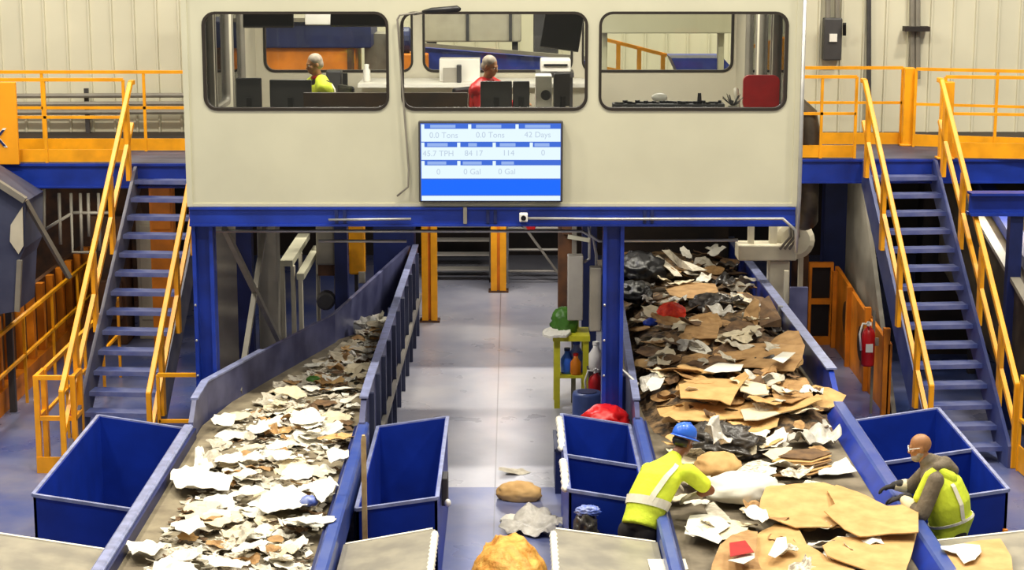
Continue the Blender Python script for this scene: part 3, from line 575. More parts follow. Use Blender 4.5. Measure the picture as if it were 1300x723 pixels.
tag(MB().prism([(5.9, 21.0, .3), (6.1, 18.0, .3), (6.1, 18.0, .6), (5.9, 21.0, .6)], (.015, 0, 0)).build('railing_mesh', 'steel_dull'), 'grey mesh infill fixed inside the orange floor railing', 'mesh panel')
bm_ = thing('cross_beam', 'dark blue steel beam under the walkway beside the stair behind the bald worker', 'beam', (7.2, 23, 2.7))
MB().box(5.6, 9, 22.9, 22.94, 2.72, 2.98).box(5.6, 9, 22.8, 23.05, 2.96, 2.99).box(5.6, 9, 22.8, 23.05, 2.71, 2.74).build('web', 'blue', bm_)
for x in (6.1, 8.6): MB().box(x, x + .16, 22.85, 23.0, 0, 2.72).build('column', 'blue_dark', bm_)
ch = thing('inclined_chute', 'brown grey inclined conveyor casing descending beside the stair behind the bald worker', 'conveyor', (6.6, 23.5, 0))
MB().prism([(6.05, 26.4, 3.0), (6.25, 21.4, 1.45), (6.25, 21.4, .15), (6.05, 26.4, 1.5)], (1.6, 0, 0)).build('casing', 'pipe_dark', ch)
MB().bar((6.05, 26.4, 3.02), (6.25, 21.4, 1.47), .12, .05).build('flange', 'steel_dull', ch); MB().bar((6.3, 26.4, 3.1), (6.5, 21.4, 1.6), .2, .14).build('blue_stringer', 'blue_dark', ch)
MB().bar((5.95, 25.5, 3.0), (6.15, 25.0, 2.4), .1, .1).build('hanger', 'steel_dull', ch)
for y, z in ((25.8, 1.6), (22.0, .5)): [MB().box(x, x + .1, y, y + .1, 0, z).build('leg', 'dkgrey', ch) for x in (6.4, 7.4)]
tag(MB().box(5.95, 9, 27.0, 27.4, 0, 2.9).build('brown_partition', 'dkbrown'), 'dark brown partition behind the inclined conveyor casing', 'partition')
tag(MB().tube([(3.5, 24.7, 3.88), (3.72, 24.7, 3.86), (3.86, 24.7, 3.74), (3.9, 24.7, 3.5), (3.9, 24.7, 2.55), (3.93, 24.85, 2.35), (3.95, 25.2, 2.28), (3.97, 28.5, 2.28)], .145, 16).build('duct_pipe', 'pipe_dark', smooth=True), 'thick dark elbow pipe beside the cabin corner under the disconnect box', 'pipe')
# ================================================================== under and behind the cabin
def pan(x0, x1, y0, y1, Y, d): return wb(x0, x1, y0, y1, Y, d)
tag(MB().box(-3.95, -3.62, 24.6, 24.9, 0, 2.75).build('grey_cabinet', 'steel_dull', bevel=.02), 'grey sheet steel cabinet between the blue column and the dark blue post', 'cabinet')
tag(MB().box(-3.6, -3.4, 24.3, 24.5, 0, 2.85).box(-3.61, -3.39, 24.28, 24.52, 0, .04).build('blue_post', 'blue_dark'), 'dark blue post between two grey cabinets under the cabin', 'post')
tag(MB().box(-3.36, -3.1, 24.55, 24.9, 0, 2.8).build('grey_cabinet', 'steel_dull', bevel=.02), 'narrow grey cabinet touching the pale channel frame under the cabin', 'cabinet')
cf = thing('channel_frame', 'pale cream channel frame standing beside the paper conveyor under the cabin', 'frame', (-3, 25.5, 0))
MB().box(-3.12, -2.95, 25.0, 27.2, 1.68, 1.76).build('top_channel', 'cream', cf); MB().box(-2.9, -2.8, 25.0, 27.2, 1.5, 1.58).build('lower_channel', 'cream', cf)
for x in (-3.12, -2.98, -2.88): MB().box(x, x + .05, 25.0, 25.12, 0, 1.68 if x < -2.95 else 1.5).build('leg', 'cream_machine', cf)
for x in (-3.1, -2.85): MB().box(x, x + .05, 27.0, 27.1, 0, 1.5).build('leg', 'cream_machine', cf)
gm = thing('gear_unit', 'grey and brown gear unit behind the pale channel frame', 'machine', (-2.65, 26.5, 0))
MB().box(-2.77, -2.5, 26.3, 26.7, 1.45, 2.1).build('housing', 'steel_dull', gm, bevel=.03); MB().box(-2.75, -2.52, 26.32, 26.66, 1.3, 1.46).build('brown_base', 'brown', gm)
MB().lathe((-2.64, 26.3, .95), [(.1, -.1), (.13, -.08), (.13, .1)], 14, 'Y').build('motor', 'dkgrey', gm)
for x in (-2.78, -2.53): MB().box(x, x + .04, 26.4, 26.5, 0, 1.3).build('leg', 'steel_dull', gm)
tag(MB().box(-2.5, -2.32, 26.2, 26.4, 0, 2.85).box(-2.54, -2.28, 26.16, 26.44, 0, .04).build('blue_post', 'blue_dark'), 'dark blue post beside the hanging orange box under the cabin', 'post')
ob = thing('orange_box', 'orange rounded box on a bracket under the cabin beside the paper conveyor', 'box', (-2.35, 27, 0))
MB().box(-2.36, -2.13, 26.9, 27.1, 1.2, 1.95).build('case', 'yellow', ob, bevel=.03); MB().box(-2.3, -2.25, 27.1, 27.16, 0, 1.6).build('bracket', 'dkgrey', ob); MB().box(-2.22, -2.13, 26.88, 26.95, 1.08, 1.25).build('spout', 'cream_machine', ob)
tag(MB().box(-2.15, -1.52, 28.9, 29.4, .3, 1.85).box(-2.1, -1.95, 29, 29.2, 0, .3).box(-1.75, -1.6, 29, 29.2, 0, .3).build('feed_hood', 'blue_dark'), 'dark blue feed hood at the far end of the paper conveyor', 'hood')
def opost(x, y, h, w, lab, z0=0):
    t = thing('orange_post', lab, 'post', (x, y, z0), 0, 'orange posts behind the aisle'); MB().box(x, x + w * .4, y, y + .2, z0, h).box(x + w * .6, x + w, y, y + .2, z0, h).build('flange', 'yellow', t); MB().box(x + w * .4, x + w * .6, y + .06, y + .14, z0, h).build('web', 'orange', t)
    MB().box(x - .04, x + w + .04, y - .03, y + .23, z0, z0 + .03).build('foot_plate', 'brown', t)
opost(-1.42, 29.2, 1.62, .24, 'orange post at the aisle edge beside the paper conveyor end')
opost(-.36, 31.6, 2.9, .26, 'orange post standing in the middle of the aisle end')
tag(MB().box(.76, .92, 28, 28.2, 1.6, 2.8).box(.7, .95, 28.2, 28.4, 0, 2.8).build('hanging_post', 'brown', bevel=.01), 'brown and orange upright above the tall pale electrical box', 'post')
bs = thing('back_stair', 'dark stair with pale tread edges closing the end of the aisle', 'stairs', (-.85, 32.6, 0))
for k in range(7): MB().box(-1.4, -.36, 32.6 + k * .22, 32.86 + k * .22, .22 * (k + 1) - .03, .22 * (k + 1)).build('tread', 'grey_box', bs)
for x in (-1.42, -.38): MB().bar((x, 32.5, .02), (x, 34.1, 1.6), .04, .2).build('stringer', 'dkgrey', bs)
br = thing('aisle_barrier', 'grey pipe barrier with a diagonal brace across the aisle end', 'barrier', (.3, 32.4, 0))
for z in (.22, .6, .98, 1.34): MB().tube([(-.08, 32.4, z), (.86, 32.4, z)], .022).build('rail', 'grey_box', br)
MB().bar((0, 32.38, 1.3), (.8, 32.38, .2), .06, .04).build('brace', 'steel_dull', br)
MB().box(.22, .4, 32.36, 32.42, .95, 1.04).build('red_tag', 'red', br)
for x in (-.08, .86): MB().tube([(x, 32.4, 0), (x, 32.4, 1.38)], .025).build('post', 'steel', br)
for lab, pts in (('grey conduit crossing under the beam above the paper conveyor', [(-3.3, 20.75, 2.87), (-1.2, 20.75, 2.87), (.78, 20.75, 2.87), (.9, 20.75, 2.8), (.94, 20.75, 2.6), (.94, 20.72, 1.9)]),
                 ('second lower grey conduit above the paper conveyor mouth', [(-2.2, 21.2, 2.68), (-1.2, 21.2, 2.68)]),
                 ('grey conduit crossing above the cardboard conveyor mouth', [(.84, 20.62, 2.98), (.86, 20.62, 2.85), (.96, 20.62, 2.78), (2.5, 20.62, 2.79)])):
    tag(MB().tube(pts, .017).build('conduit', 'steel', smooth=True), lab, 'conduit')
eb = thing('electrical_box', 'tall pale electrical box on a post beside the green plastic', 'electrical box', (.85, 24, 0))
MB().box(.72, .92, 24.0, 24.2, 1.15, 2.0).build('case', 'grey_box', eb, bevel=.012); MB().box(.78, .84, 24.2, 24.26, 0, 2.6).build('post', 'steel_dull', eb)
MB().tube([(.93, 24.1, 1.9), (1.0, 24.1, 1.95), (1.0, 24.1, 2.7)], .02).build('cable', 'steel', eb)
MB().bar((.72, 24.05, 2.25), (1.0, 24.05, 2.2), .05, .05).build('bracket', 'cream', eb)
jb = thing('junction_box', 'dull grey junction box beside the blue column', 'electrical box', (.93, 20.6, 1.8))
MB().box(.86, .99, 20.5, 20.66, 1.78, 2.5).build('case', 'steel_dull', jb, bevel=.012)
MB().box(.98, 1.0, 20.53, 20.63, 1.9, 2.4).build('bracket', 'dkgrey', jb)
# yellow stand and what is round it
ys = thing('tool_stand', 'bright yellow-green metal stand in the aisle beside the blue column', 'stand', (.78, 24, 0))
for x, y in ((.55, 23.9), (.92, 23.9), (.55, 24.35), (.92, 24.35)): MB().box(x, x + .075, y, y + .06, 0, .92).build('leg', 'lime', ys)
MB().box(.53, 1.01, 23.88, 24.43, .9, .97).build('top', 'lime', ys); MB().box(.62, .95, 23.92, 24.4, .4, .44).build('shelf', 'lime', ys); MB().box(.84, .88, 24.36, 24.4, .97, 1.4).build('upright', 'lime', ys)
# ================================================================== crumpled sheets, bags and cards
def N(p, f=1.0, s=0): return noise.noise(Vector((p[0] * f + s * 7.3, p[1] * f - s * 3.1, s * 1.7)))
def finish(bm, name, m, thick):
    bmesh.ops.recalc_face_normals(bm, faces=bm.faces)
    if thick:                                                  # a second skin below, joined round the edge
        vm = {v: bm.verts.new((v.co.x, v.co.y, v.co.z - thick)) for v in bm.verts[:]}
        ed = [e.verts[:] for e in bm.edges if len(e.link_faces) == 1]; fs = [f.verts[:] for f in bm.faces]
        for f in fs: bm.faces.new([vm[v] for v in reversed(f)])
        for a, b in ed: bm.faces.new((a, b, vm[b], vm[a]))
        bmesh.ops.recalc_face_normals(bm, faces=bm.faces)
    me = bpy.data.meshes.new(name); bm.to_mesh(me); bm.free(); me.materials.append(M[m]); return me
def sheet_mesh(name, w, d, m, seed, amp=.05, n=8, jag=.1, thick=.004, fold=.6, f=5.0):
    r = random.Random(seed); bm = bmesh.new(); g = []
    fa = r.uniform(0, PI); fo = r.uniform(-.25, .25) * min(w, d); fk = r.choice((0, 0, 1)) * fold * r.uniform(.4, 1.2)
    sk = r.uniform(-.35, .35)
    for i in range(n + 1):
        row = []
        for j in range(n + 1):
            u, v = i / n - .5, j / n - .5
            e = max(abs(u), abs(v)) * 2
            x = u * w * (1 + .25 * sk * v) + N((u, v), 4, seed) * jag * w * e; y = v * d * (1 + sk * u) + N((u, v), 4, seed + 50) * jag * d * e
            k2 = 1 - .5 * max(0, abs(u) + abs(v) - .62); x *= k2; y *= k2
            z = amp * (abs(N((x, y), f, seed)) * 1.6 + .5 * N((x, y), f * 2.3, seed + 9))
            q = x * math.cos(fa) + y * math.sin(fa) - fo
            if q > 0: z += q * fk
            row.append(bm.verts.new((x, y, z)))
        g.append(row)
    mz = min(v.co.z for v in bm.verts)
    for v in bm.verts: v.co.z -= mz
    for i in range(n):
        for j in range(n): bm.faces.new((g[i][j], g[i + 1][j], g[i + 1][j + 1], g[i][j + 1]))
    return finish(bm, name, m, thick)
def lump_mesh(name, rx, ry, rz, m, seed, amp=.25, sub=4, f=2.2):
    bm = bmesh.new(); bmesh.ops.create_icosphere(bm, subdivisions=sub, radius=1)
    for v in bm.verts:
        p = v.co.copy(); k = 1 + amp * (1 - 2 * abs(noise.noise(p * f + Vector((seed, 0, 0))))) + amp * .5 * noise.noise(p * f * 2.5 + Vector((0, seed, 0)))
        p *= k; v.co = (p.x * rx, p.y * ry, max(p.z, -.55) * rz)
    mz = min(v.co.z for v in bm.verts)
    for v in bm.verts: v.co.z -= mz
    return finish(bm, name, m, 0)
def card(name, lab, cat, pts, m, thick=.008, amp=.03, f=3.0, seed=1, z0=1.05, cuts=4, group=None, smooth=False):
    """a piece of board or paper lying on the belt; pts are (x, y) or (x, y, height)"""
    P = [at(p[0], p[1], z0 + (p[2] if len(p) > 2 else 0)) for p in pts]
    c = sum(P, Vector()) / len(P); bm = bmesh.new(); fc = bm.faces.new([bm.verts.new(p - c) for p in P])
    bmesh.ops.triangulate(bm, faces=[fc]); bmesh.ops.subdivide_edges(bm, edges=bm.edges[:], cuts=cuts, use_grid_fill=True)
    for v in bm.verts: v.co.z += amp * (N(v.co, f, seed) + .5 * N(v.co, f * 2.7, seed + 3))
    me = finish(bm, name, m, thick); o = bpy.data.objects.new(name, me); COL.objects.link(o); o.location = c
    for p in me.polygons: p.use_smooth = smooth
    MW[o.name] = Matrix.Translation(c)
    return tag(o, lab, cat, group)
def put(name, me, lab, cat, loc, rot=(0, 0, 0), s=1, group=None, smooth=False):
    o = bpy.data.objects.new(name, me); COL.objects.link(o); o.location = loc; o.rotation_euler = rot; o.scale = (s, s, s) if isinstance(s, (int, float)) else s
    if smooth: me.polygons.foreach_set('use_smooth', [True] * len(me.polygons))
    MW[o.name] = Matrix.LocRotScale(Vector(loc), Euler(rot), o.scale)
    return tag(o, lab, cat, group)
# ================================================================== the two conveyors
BZ = .95
pc_ = thing('paper_conveyor', 'blue railed conveyor belt covered with white paper scraps', 'conveyor', (-2.45, 18, 0))
MB().prism([(-3.32, 12.5, BZ), (-1.6, 12.5, BZ), (-1.6, 24.6, BZ), (-1.75, 24.6, BZ), (-2.4, 23.5, BZ), (-3.08, 21.0, BZ), (-3.32, 19.6, BZ)], (0, 0, -.06)).build('belt', 'belt', pc_)
def rail(b, x0, x1, y0, y1, inner):
    b.prism([(x0, y0, 1.0), (x0, y0, 1.07), (x0 + .025, y0, 1.1), (x1 - .025, y0, 1.1), (x1, y0, 1.07), (x1, y0, 1.0)] if False else [(x0, y0, .78), (x0, y0, 1.08), (x0 + .02, y0, 1.1), (x1 - .02, y0, 1.1), (x1, y0, 1.08), (x1, y0, .78)], (0, y1 - y0, 0)); return b
rail(MB(), -3.44, -3.33, 12.5, 19.1, 1).build('side_rail', 'rim', pc_); rail(MB(), -1.62, -1.5, 12.5, 19.2, -1).build('side_rail', 'rail_blue', pc_)
MB().box(-3.33, -3.3, 12.5, 19.1, .93, 1.06).build('inner_skirt', 'blue_dark', pc_); MB().box(-1.65, -1.62, 12.5, 19.2, .93, 1.06).build('inner_skirt', 'blue_dark', pc_)
def board(path, zs, zb, t):
    b = MB(); n = len(path); vs = []
    for (x, y), z in zip(path, zs): vs += [(x, y, zb), (x, y, z), (x + t, y, z), (x + t, y, zb)]
    fs = [(0, 1, 2, 3), tuple(4 * (n - 1) + k for k in (3, 2, 1, 0))]
    for i in range(n - 1):
        for k in range(4): fs.append((4 * i + k, 4 * i + (k + 1) % 4, 4 * i + 4 + (k + 1) % 4, 4 * i + 4 + k))
    return b.add(vs, fs)
lp = [(-3.38, 19.1), (-3.38, 19.35), (-3.37, 20.0), (-2.94, 21.5), (-2.31, 23.6), (-1.62, 28.8)]
board(lp, [1.12, 1.3, 1.33, 1.33, 1.32, 1.3], .7, .05).build('side_board', 'board', pc_)
MB().bar((-3.355, 19.35, 1.31), (-3.345, 20.0, 1.34), .08, .02).bar((-3.345, 20.0, 1.34), (-2.915, 21.5, 1.34), .08, .02).build('board_lip', 'rim', pc_)
rp_ = [(-1.6, 19.1), (-1.6, 19.45), (-1.59, 20.1), (-1.52, 28.8)]
bb = board(rp_, [1.12, 1.3, 1.33, 1.3], .0, .06); bb.build('side_board', 'board', pc_)
MB().bar((-1.57, 19.4, 1.31), (-1.56, 20.1, 1.34), .09, .02).bar((-1.56, 20.1, 1.34), (-1.49, 28.8, 1.31), .09, .02).build('board_lip', 'rim', pc_)
for k in range(11):
    y = 19.7 + k * .85; x = -1.54 + (y - 20) * .008
    MB().box(x, x + .06, y, y + .07, 0, 1.28).build('rib', 'hopper', pc_)
MB().bar((-1.5, 19.3, .55), (-1.42, 28.6, .55), .05, .08).build('stiffener', 'steel_dull', pc_)
MB().lathe((-2.1, 24.75, .9), [(.06, -.45), (.09, -.45), (.09, .5), (.06, .5)], 16, 'X').build('head_roller', 'steel', pc_)
for x in (-3.4, -1.6):
    for y in (13, 15.5, 18.3): MB().box(x, x + .08, y, y + .08, 0, .8).build('leg', 'blue_dark', pc_)
for x, y in ((-3.3, 20.3), (-2.4, 23.3)): MB().box(x, x + .08, y, y + .08, 0, .75).build('leg', 'blue_dark', pc_)
kc = thing('cardboard_conveyor', 'blue railed conveyor belt heaped with cardboard', 'conveyor', (2.45, 18, 0))
MB().box(1.36, 3.52, 12.5, 29.5, BZ - .06, BZ).build('belt', 'belt_r', kc)
rail(MB(), 1.28, 1.39, 12.5, 19.4, 1).build('side_rail', 'rail_blue', kc); rail(MB(), 3.5, 3.64, 12.5, 20.5, 1).build('side_rail', 'rail_blue', kc)
MB().box(1.39, 1.42, 12.5, 19.4, .93, 1.06).build('inner_skirt', 'blue_dark', kc); MB().prism([(3.5, 12.5, 1.08), (3.5, 12.5, .95), (3.4, 12.5, .955)], (0, 8, 0)).build('inner_skirt', 'blue', kc)
board([(1.3, 19.3), (1.31, 19.7), (1.5, 28)], [1.12, 1.24, 1.22], .0, .05).build('side_board', 'board', kc)
MB().bar((1.33, 19.6, 1.24), (1.53, 28, 1.225), .08, .02).build('board_lip', 'rim', kc)
board([(3.56, 20.3), (3.56, 20.7), (3.52, 21.2), (3.42, 29.5)], [1.12, 1.3, 1.33, 1.3], .7, .06).build('side_board', 'blue', kc)
MB().bar((3.59, 20.65, 1.32), (3.56, 21.2, 1.345), .12, .02).bar((3.56, 21.2, 1.345), (3.45, 29.5, 1.31), .12, .02).build('board_lip', 'rim', kc)
MB().box(3.44, 3.5, 23.9, 23.96, .95, 1.36).build('stiffener', 'steel', kc)
for x in (1.3, 3.54):
    for y in (13, 16, 19, 22, 26): MB().box(x, x + .07, y, y + .08, 0, .9).build('leg', 'blue_dark', kc)
mh = thing('magnet_housing', 'pale cream machine frame straddling the far end of the cardboard belt', 'machine', (3.5, 26, 0))
MB().box(*wb(937, 1012, 311, 331, 25.6, .4)).build('cross_beam', 'cream_machine', mh, bevel=.02)
for x0, x1 in ((950, 958), (977, 987)): MB().box(*wb(x0, x1, 284, 311, 25.7, .12)).build('hanger', 'cream_machine', mh)
MB().box(*wb(976, 1003, 331, 386, 25.7, .3)).build('gearbox', 'cream_machine', mh, bevel=.015)
MB().lathe(at(1008, 303, Y=25.9), [(.2, -.15), (.27, -.12), (.27, .1)], 20, 'Y').build('motor', 'cream_machine', mh); MB().box(*wb(992, 1030, 276, 300, 25.8, .4)).build('motor_box', 'cream_machine', mh, bevel=.02)
b = MB()
for k in range(3): b.tube([at(1001 + k * 5, 278, Y=25.5), at(1004 + k * 5, 300, Y=25.45), at(990 + k * 6, 316, Y=25.5)], .02)
b.build('hose', 'steel_dull', mh, smooth=True)
MB().box(*wb(1001, 1026, 365, 432, 25.0, .08)).build('guard_plate', 'board', mh)
MB().box(3.68, 3.74, 25.08, 25.14, 0, 1.6).build('leg', 'cream_machine', mh); MB().box(4.0, 4.06, 25.9, 26.0, 0, 2.2).build('leg', 'cream_machine', mh)
MB().box(1.5, 3.4, 29.3, 29.5, 0, 2.9).build('mouth_plate', 'dkbrown', mh)
# ================================================================== sorting bins
def bin_(name, lab, x0, x1, y0, y1, zl, zr, parts=(), plate=False, pad=None, zf=.06):
    t = thing(name, lab, 'bin', ((x0 + x1) / 2, (y0 + y1) / 2, 0)); T = .025
    Z = lambda x: zl + (zr - zl) * (x - x0) / (x1 - x0)
    def wallx(x): return MB().prism([(x, y0, 0), (x, y1, 0), (x, y1, Z(x)), (x, y0, Z(x))], (T if x < (x0 + x1) / 2 else -T, 0, 0))
    def wally(y, s, zlow=0.0, k=1.0): return MB().prism([(x0, y, zlow), (x1, y, zlow), (x1, y, Z(x1) * k), (x0, y, Z(x0) * k)], (0, T * s, 0))
    for x in (x0, x1): wallx(x).build('side_panel', 'blue_bin', t)
    wally(y0, 1).build('front_panel', 'blue_bin', t); wally(y1, -1).build('back_panel', 'blue_bin', t)
    MB().box(x0 + T, x1 - T, y0 + T, y1 - T, zf - .03, zf).build('bottom', 'blue_dark', t)
    r = MB(); W = .035
    for p, q in (((x0, y0), (x1, y0)), ((x1, y0), (x1, y1)), ((x1, y1), (x0, y1)), ((x0, y1), (x0, y0))): r.bar((p[0], p[1], Z(p[0])), (q[0], q[1], Z(q[0])), W, .03)
    r.build('rim', 'rim', t)
    for y in parts:
        p = wally(y, 1, zf).build('partition', 'blue_bin', t); MB().bar((x0, y, Z(x0)), (x1, y, Z(x1)), W, .03).build('partition_rim', 'rim', p)
    if plate:
        MB().prism([(x0 - .02, y0, Z(x0) + .018), (x1 + .02, y0, Z(x1) + .018), (x1 + .02, y0, Z(x1) + .035), (x0 - .02, y0, Z(x0) + .035)], (0, y1 - y0, 0)).build('cover_plate', 'plate', t)
        MB().bar((x0, y1, Z(x0) + .03), (x1, y1, Z(x1) + .03), .03, .03).build('plate_edge', 'white_edge', t)
    if pad is not None:
        pts = []; rs = []; n = int((y1 - y0) / .035)
        for k in range(n): pts.append((pad, y0 + k * .035, Z(pad) + .01)); rs.append(.03 if k % 3 else .04)
        MB().tube(pts, rs, 8).build('edge_padding', 'white_edge', t, smooth=True)
    for x in (x0 + .08, x1 - .08):
        for y in (y0 + .15, y1 - .15): MB().box(x - .05, x + .05, y - .05, y + .05, 0, zf - .03).build('foot', 'dkgrey', t)
    return t
bin_('sorting_bin', 'open empty blue bin between the boxed orange gate and the paper belt', -4.42, -3.47, 16.75, 19.55, 1.07, .92)
cl = bin_('sorting_bin', 'open blue bin between the paper belt and the grey aisle', -1.44, -.69, 16.75, 19.6, .93, 1.04)
MB().box(-.68, -.62, 17.5, 17.75, .72, 1.0).build('latch', 'dkgrey', cl, bevel=.01); MB().ell((-.62, 17.48, .76), (.032, .032, .04)).build('latch_knob', 'white', cl)
cr = bin_('sorting_bin', 'three part blue bin beside the worker in the blue helmet', .53, 1.26, 16.9, 19.6, 1.07, .95, parts=(18.05,))
for y0, y1 in ((18.3, 19.5), (16.95, 17.9)):
    pts = [(.5, y0 + (y1 - y0) * k / 20, 1.05 + .05 * math.sin(PI * k / 20)) for k in range(21)]
    MB().tube(pts, [.012 if k in (0, 20) else .036 + .009 * math.sin(k * 2.1) for k in range(21)], 8).build('edge_padding', 'white_edge', cr, smooth=True)
rb = bin_('sorting_bin', 'divided blue bin behind the bald worker', 3.72, 4.62, 16.9, 19.85, .93, 1.07, parts=(18.25,))
MB().box(4.58, 4.63, 16.86, 16.9, .55, .7).build('reflector', 'orange', rb, bevel=.01)
bin_('covered_bin', 'grey plate covered bin in front of the empty blue bin near the boxed gate', -4.45, -3.5, 13, 15.6, 1.05, .9, plate=True)
bin_('covered_bin', 'grey plate covered bin in front of the open blue bin by the wooden stake', -1.45, -.69, 13, 15.75, .9, 1.04, plate=True, pad=-.67)
bin_('covered_bin', 'grey plate covered bin in front of the helmeted worker with a white sheet on it', .38, 1.25, 13, 15.75, 1.04, .92, plate=True, pad=.36)
bin_('covered_bin', 'grey covered bin in front of the bald worker with a cardboard sheet on it', 3.7, 4.72, 13, 15.75, .93, 1.05, plate=True)
ws = thing('wooden_stake', 'upright pale wooden stake between paper belt and open blue bin', 'stake', (-1.36, 16.68, 0))
MB().prism([(-1.38, 16.66, 0), (-1.335, 16.66, 0), (-1.335, 16.66, 1.62), (-1.345, 16.66, 1.66), (-1.37, 16.66, 1.66), (-1.38, 16.66, 1.62)], (0, .045, 0)).build('shaft', 'wood', ws)
# ------------------------------------------------------------------ round the yellow stand
put('green_sack', lump_mesh('green_sack', .16, .12, .2, 'green', 3.3, .2), 'green plastic sack on top of the yellow-green stand', 'sack', (.68, 24.15, .97), smooth=True)
put('paper_stack', sheet_mesh('paper_stack', .36, .3, 'paper', 7, .05, thick=.03), 'white paper stack poking out over the edge of the yellow-green stand', 'paper', (.58, 23.98, .975), (0, 0, .3))
def jug(loc, m, lab, s=1.0, capm='blue'):
    t = thing('bottle', lab, 'bottle', loc); MB().lathe(loc, [(.06 * s, 0), (.07 * s, .02), (.07 * s, .16 * s), (.03 * s, .22 * s), (.03 * s, .25 * s)], 14).build('body', m, t, smooth=True)
    MB().lathe((loc[0], loc[1], loc[2] + .25 * s), [(.034 * s, 0), (.034 * s, .03 * s)], 12).build('cap', capm, t); return t
jug((.72, 24.05, .44), 'helmet', 'blue bottle on the shelf of the yellow-green stand nearest its leg', 1.2, 'blue_dark')
jug((.84, 24.12, .44), 'blue_film', 'pale blue bottle on the stand shelf behind the red one', 1.5, 'blue')
jug((.83, 23.98, .44), 'orange', 'orange brown bottle on the shelf of the yellow-green stand', 1.0, 'red')
jug((1.07, 23.5, .62), 'white', 'white bottle above the red extinguisher beside the blue column', 1.3, 'white')
tag(MB().box(.98, 1.16, 23.42, 23.7, 0, .62).box(.96, 1.18, 23.4, 23.72, .6, .62).build('side_cabinet', 'dkgrey', bevel=.01), 'low dark cabinet beside the yellow-green stand', 'cabinet')
extinguisher((1.05, 23.0, .18), .6, 'red fire extinguisher on the floor beside the yellow-green stand', 1.15)
tag(MB().box(.96, 1.16, 22.9, 23.12, 0, .18).build('low_block', 'dkgrey', bevel=.01), 'low dark block under the red extinguisher by the stand', 'block')
bl = thing('barrel', 'slate blue barrel in front of the yellow-green stand', 'barrel', (.92, 22.5, 0))
MB().lathe((.92, 22.5, 0), [(.17, 0), (.18, .03), (.18, .25), (.19, .27), (.18, .29), (.18, .55), (.17, .58)], 20).build('drum', 'barrel', bl, smooth=True); MB().lathe((.92, 22.5, .57), [(.12, 0), (.12, .02)], 16).build('lid', 'blue_dark', bl)
tt = thing('blue_tote', 'dark blue low tote in the aisle behind the three part bin', 'tote', (.68, 20.6, 0))
b = MB().box(.48, .5, 20.2, 21, 0, .5).box(.73, .75, 20.2, 21, 0, .5).box(.5, .73, 20.2, 20.22, 0, .5).box(.5, .73, 20.98, 21, 0, .5).box(.5, .73, 20.22, 20.98, 0, .38); b.build('tub', 'blue_dark', tt)
MB().bar((.49, 20.2, .5), (.49, 21, .5), .04, .03).bar((.49, 20.21, .5), (.75, 20.21, .5), .04, .03).build('rim', 'hopper', tt)
tb_ = thing('grey_tub', 'grey rimmed tub holding the red netting behind the three part bin', 'tub', (1.02, 20.2, 0))
MB().lathe((1.03, 20.25, 0), [(.2, 0), (.23, .02), (.27, .8), (.29, .8), (.28, .83), (.25, .8), (.2, .1), (.01, .08)], 24).build('wall', 'steel_dull', tb_, smooth=True)
put('red_netting', lump_mesh('red_netting', .25, .24, .2, 'red', 5.1, .18), 'heap of bright red netting in the grey tub', 'netting', (1.03, 20.25, .68), smooth=True)
for k, (x0, x1) in enumerate(((1.12, 1.2), (1.2, 1.29), (1.24, 1.27))):
    tag(MB().tube([(x0, 21.6 + k * .15, 0), (x1 - .02, 22.0 + k * .15, 1.05)], .018).build('rod', 'steel_dull', smooth=True), 'grey steel rod leaning beside the blue column behind the red netting', 'rod', 'steel rods leaning by the column')
tag(MB().tube([(1.2, 20.6, 1.35), (1.4, 20.4, 1.2)], .02).build('strut', 'steel'), 'short pale strut reaching from the blue column to the cardboard belt', 'strut')
# ------------------------------------------------------------------ on the aisle floor
put('tan_sack', lump_mesh('tan_sack', .24, .13, .13, 'kraft', 2.2, .1), 'tan rounded sack lying on the aisle floor', 'sack', (.08, 20.0, 0), (0, 0, -.15), smooth=True)
put('plastic_sheet', sheet_mesh('plastic_sheet', .62, .55, 'clear_film', 12, .09, 14, .22, .004), 'crumpled translucent plastic sheet on the aisle floor beside the three part bin', 'plastic sheet', (.24, 18.95, 0.003), (0, 0, -.5), smooth=True)
put('white_scrap', sheet_mesh('white_scrap', .2, .3, 'paper', 14, .03), 'white paper scrap at the tip of the plastic sheet on the aisle floor', 'paper', (.02, 19.2, .002), (0, 0, .9))
put('white_scrap', sheet_mesh('white_scrap', .34, .2, 'paper_g', 15, .02), 'pale flat scrap on the aisle floor behind the tan sack', 'paper', (.02, 21.0, .002), (0, 0, .2))
gh = put('golden_sack', lump_mesh('golden_sack', .34, .55, .5, 'golden', 8.4, .1, 5, 2.6), 'big crumpled golden brown sack standing in the aisle against the covered bin', 'sack', (-.02, 16.3, 0), (0, 0, .1), smooth=True)
# ================================================================== scraps on the paper belt
R = random.Random(11)
def lb(y):                                                     # left edge of the paper belt
    return -3.2 if y < 19.8 else -3.2 + (y - 19.8) * .32 if y < 21 else -2.82 + (y - 21) * .27
def strew(name, m, n, seed, pts_fn, size, h, amp=.9):
    """fine crumbs nobody could count: one object"""
    r = random.Random(seed); b = MB()
    for _ in range(n):
        x, y = pts_fn(r); s = r.uniform(*size); a = r.uniform(0, 6.3); t = r.uniform(-.6, .6) * amp; z = BZ + .004 + r.uniform(0, h) ** 1.4
        c, sn = math.cos(a), math.sin(a); q = []
        for u, v in ((-1, -.6), (.2, -1), (1, .3), (-.3, .9)):
            u *= r.uniform(.6, 1); v *= r.uniform(.6, 1); q.append((x + s * (u * c - v * sn), y + s * (u * sn + v * c), z + abs(t) * s + s * t * u))
        b.prism(q, (0, 0, .004))
    return tag(b.build(name, m), kind='stuff')
def lpt(r, y0=14.2, y1=24.5):
    y = r.uniform(y0, y1); return r.uniform(lb(y) + .12, -1.72), y
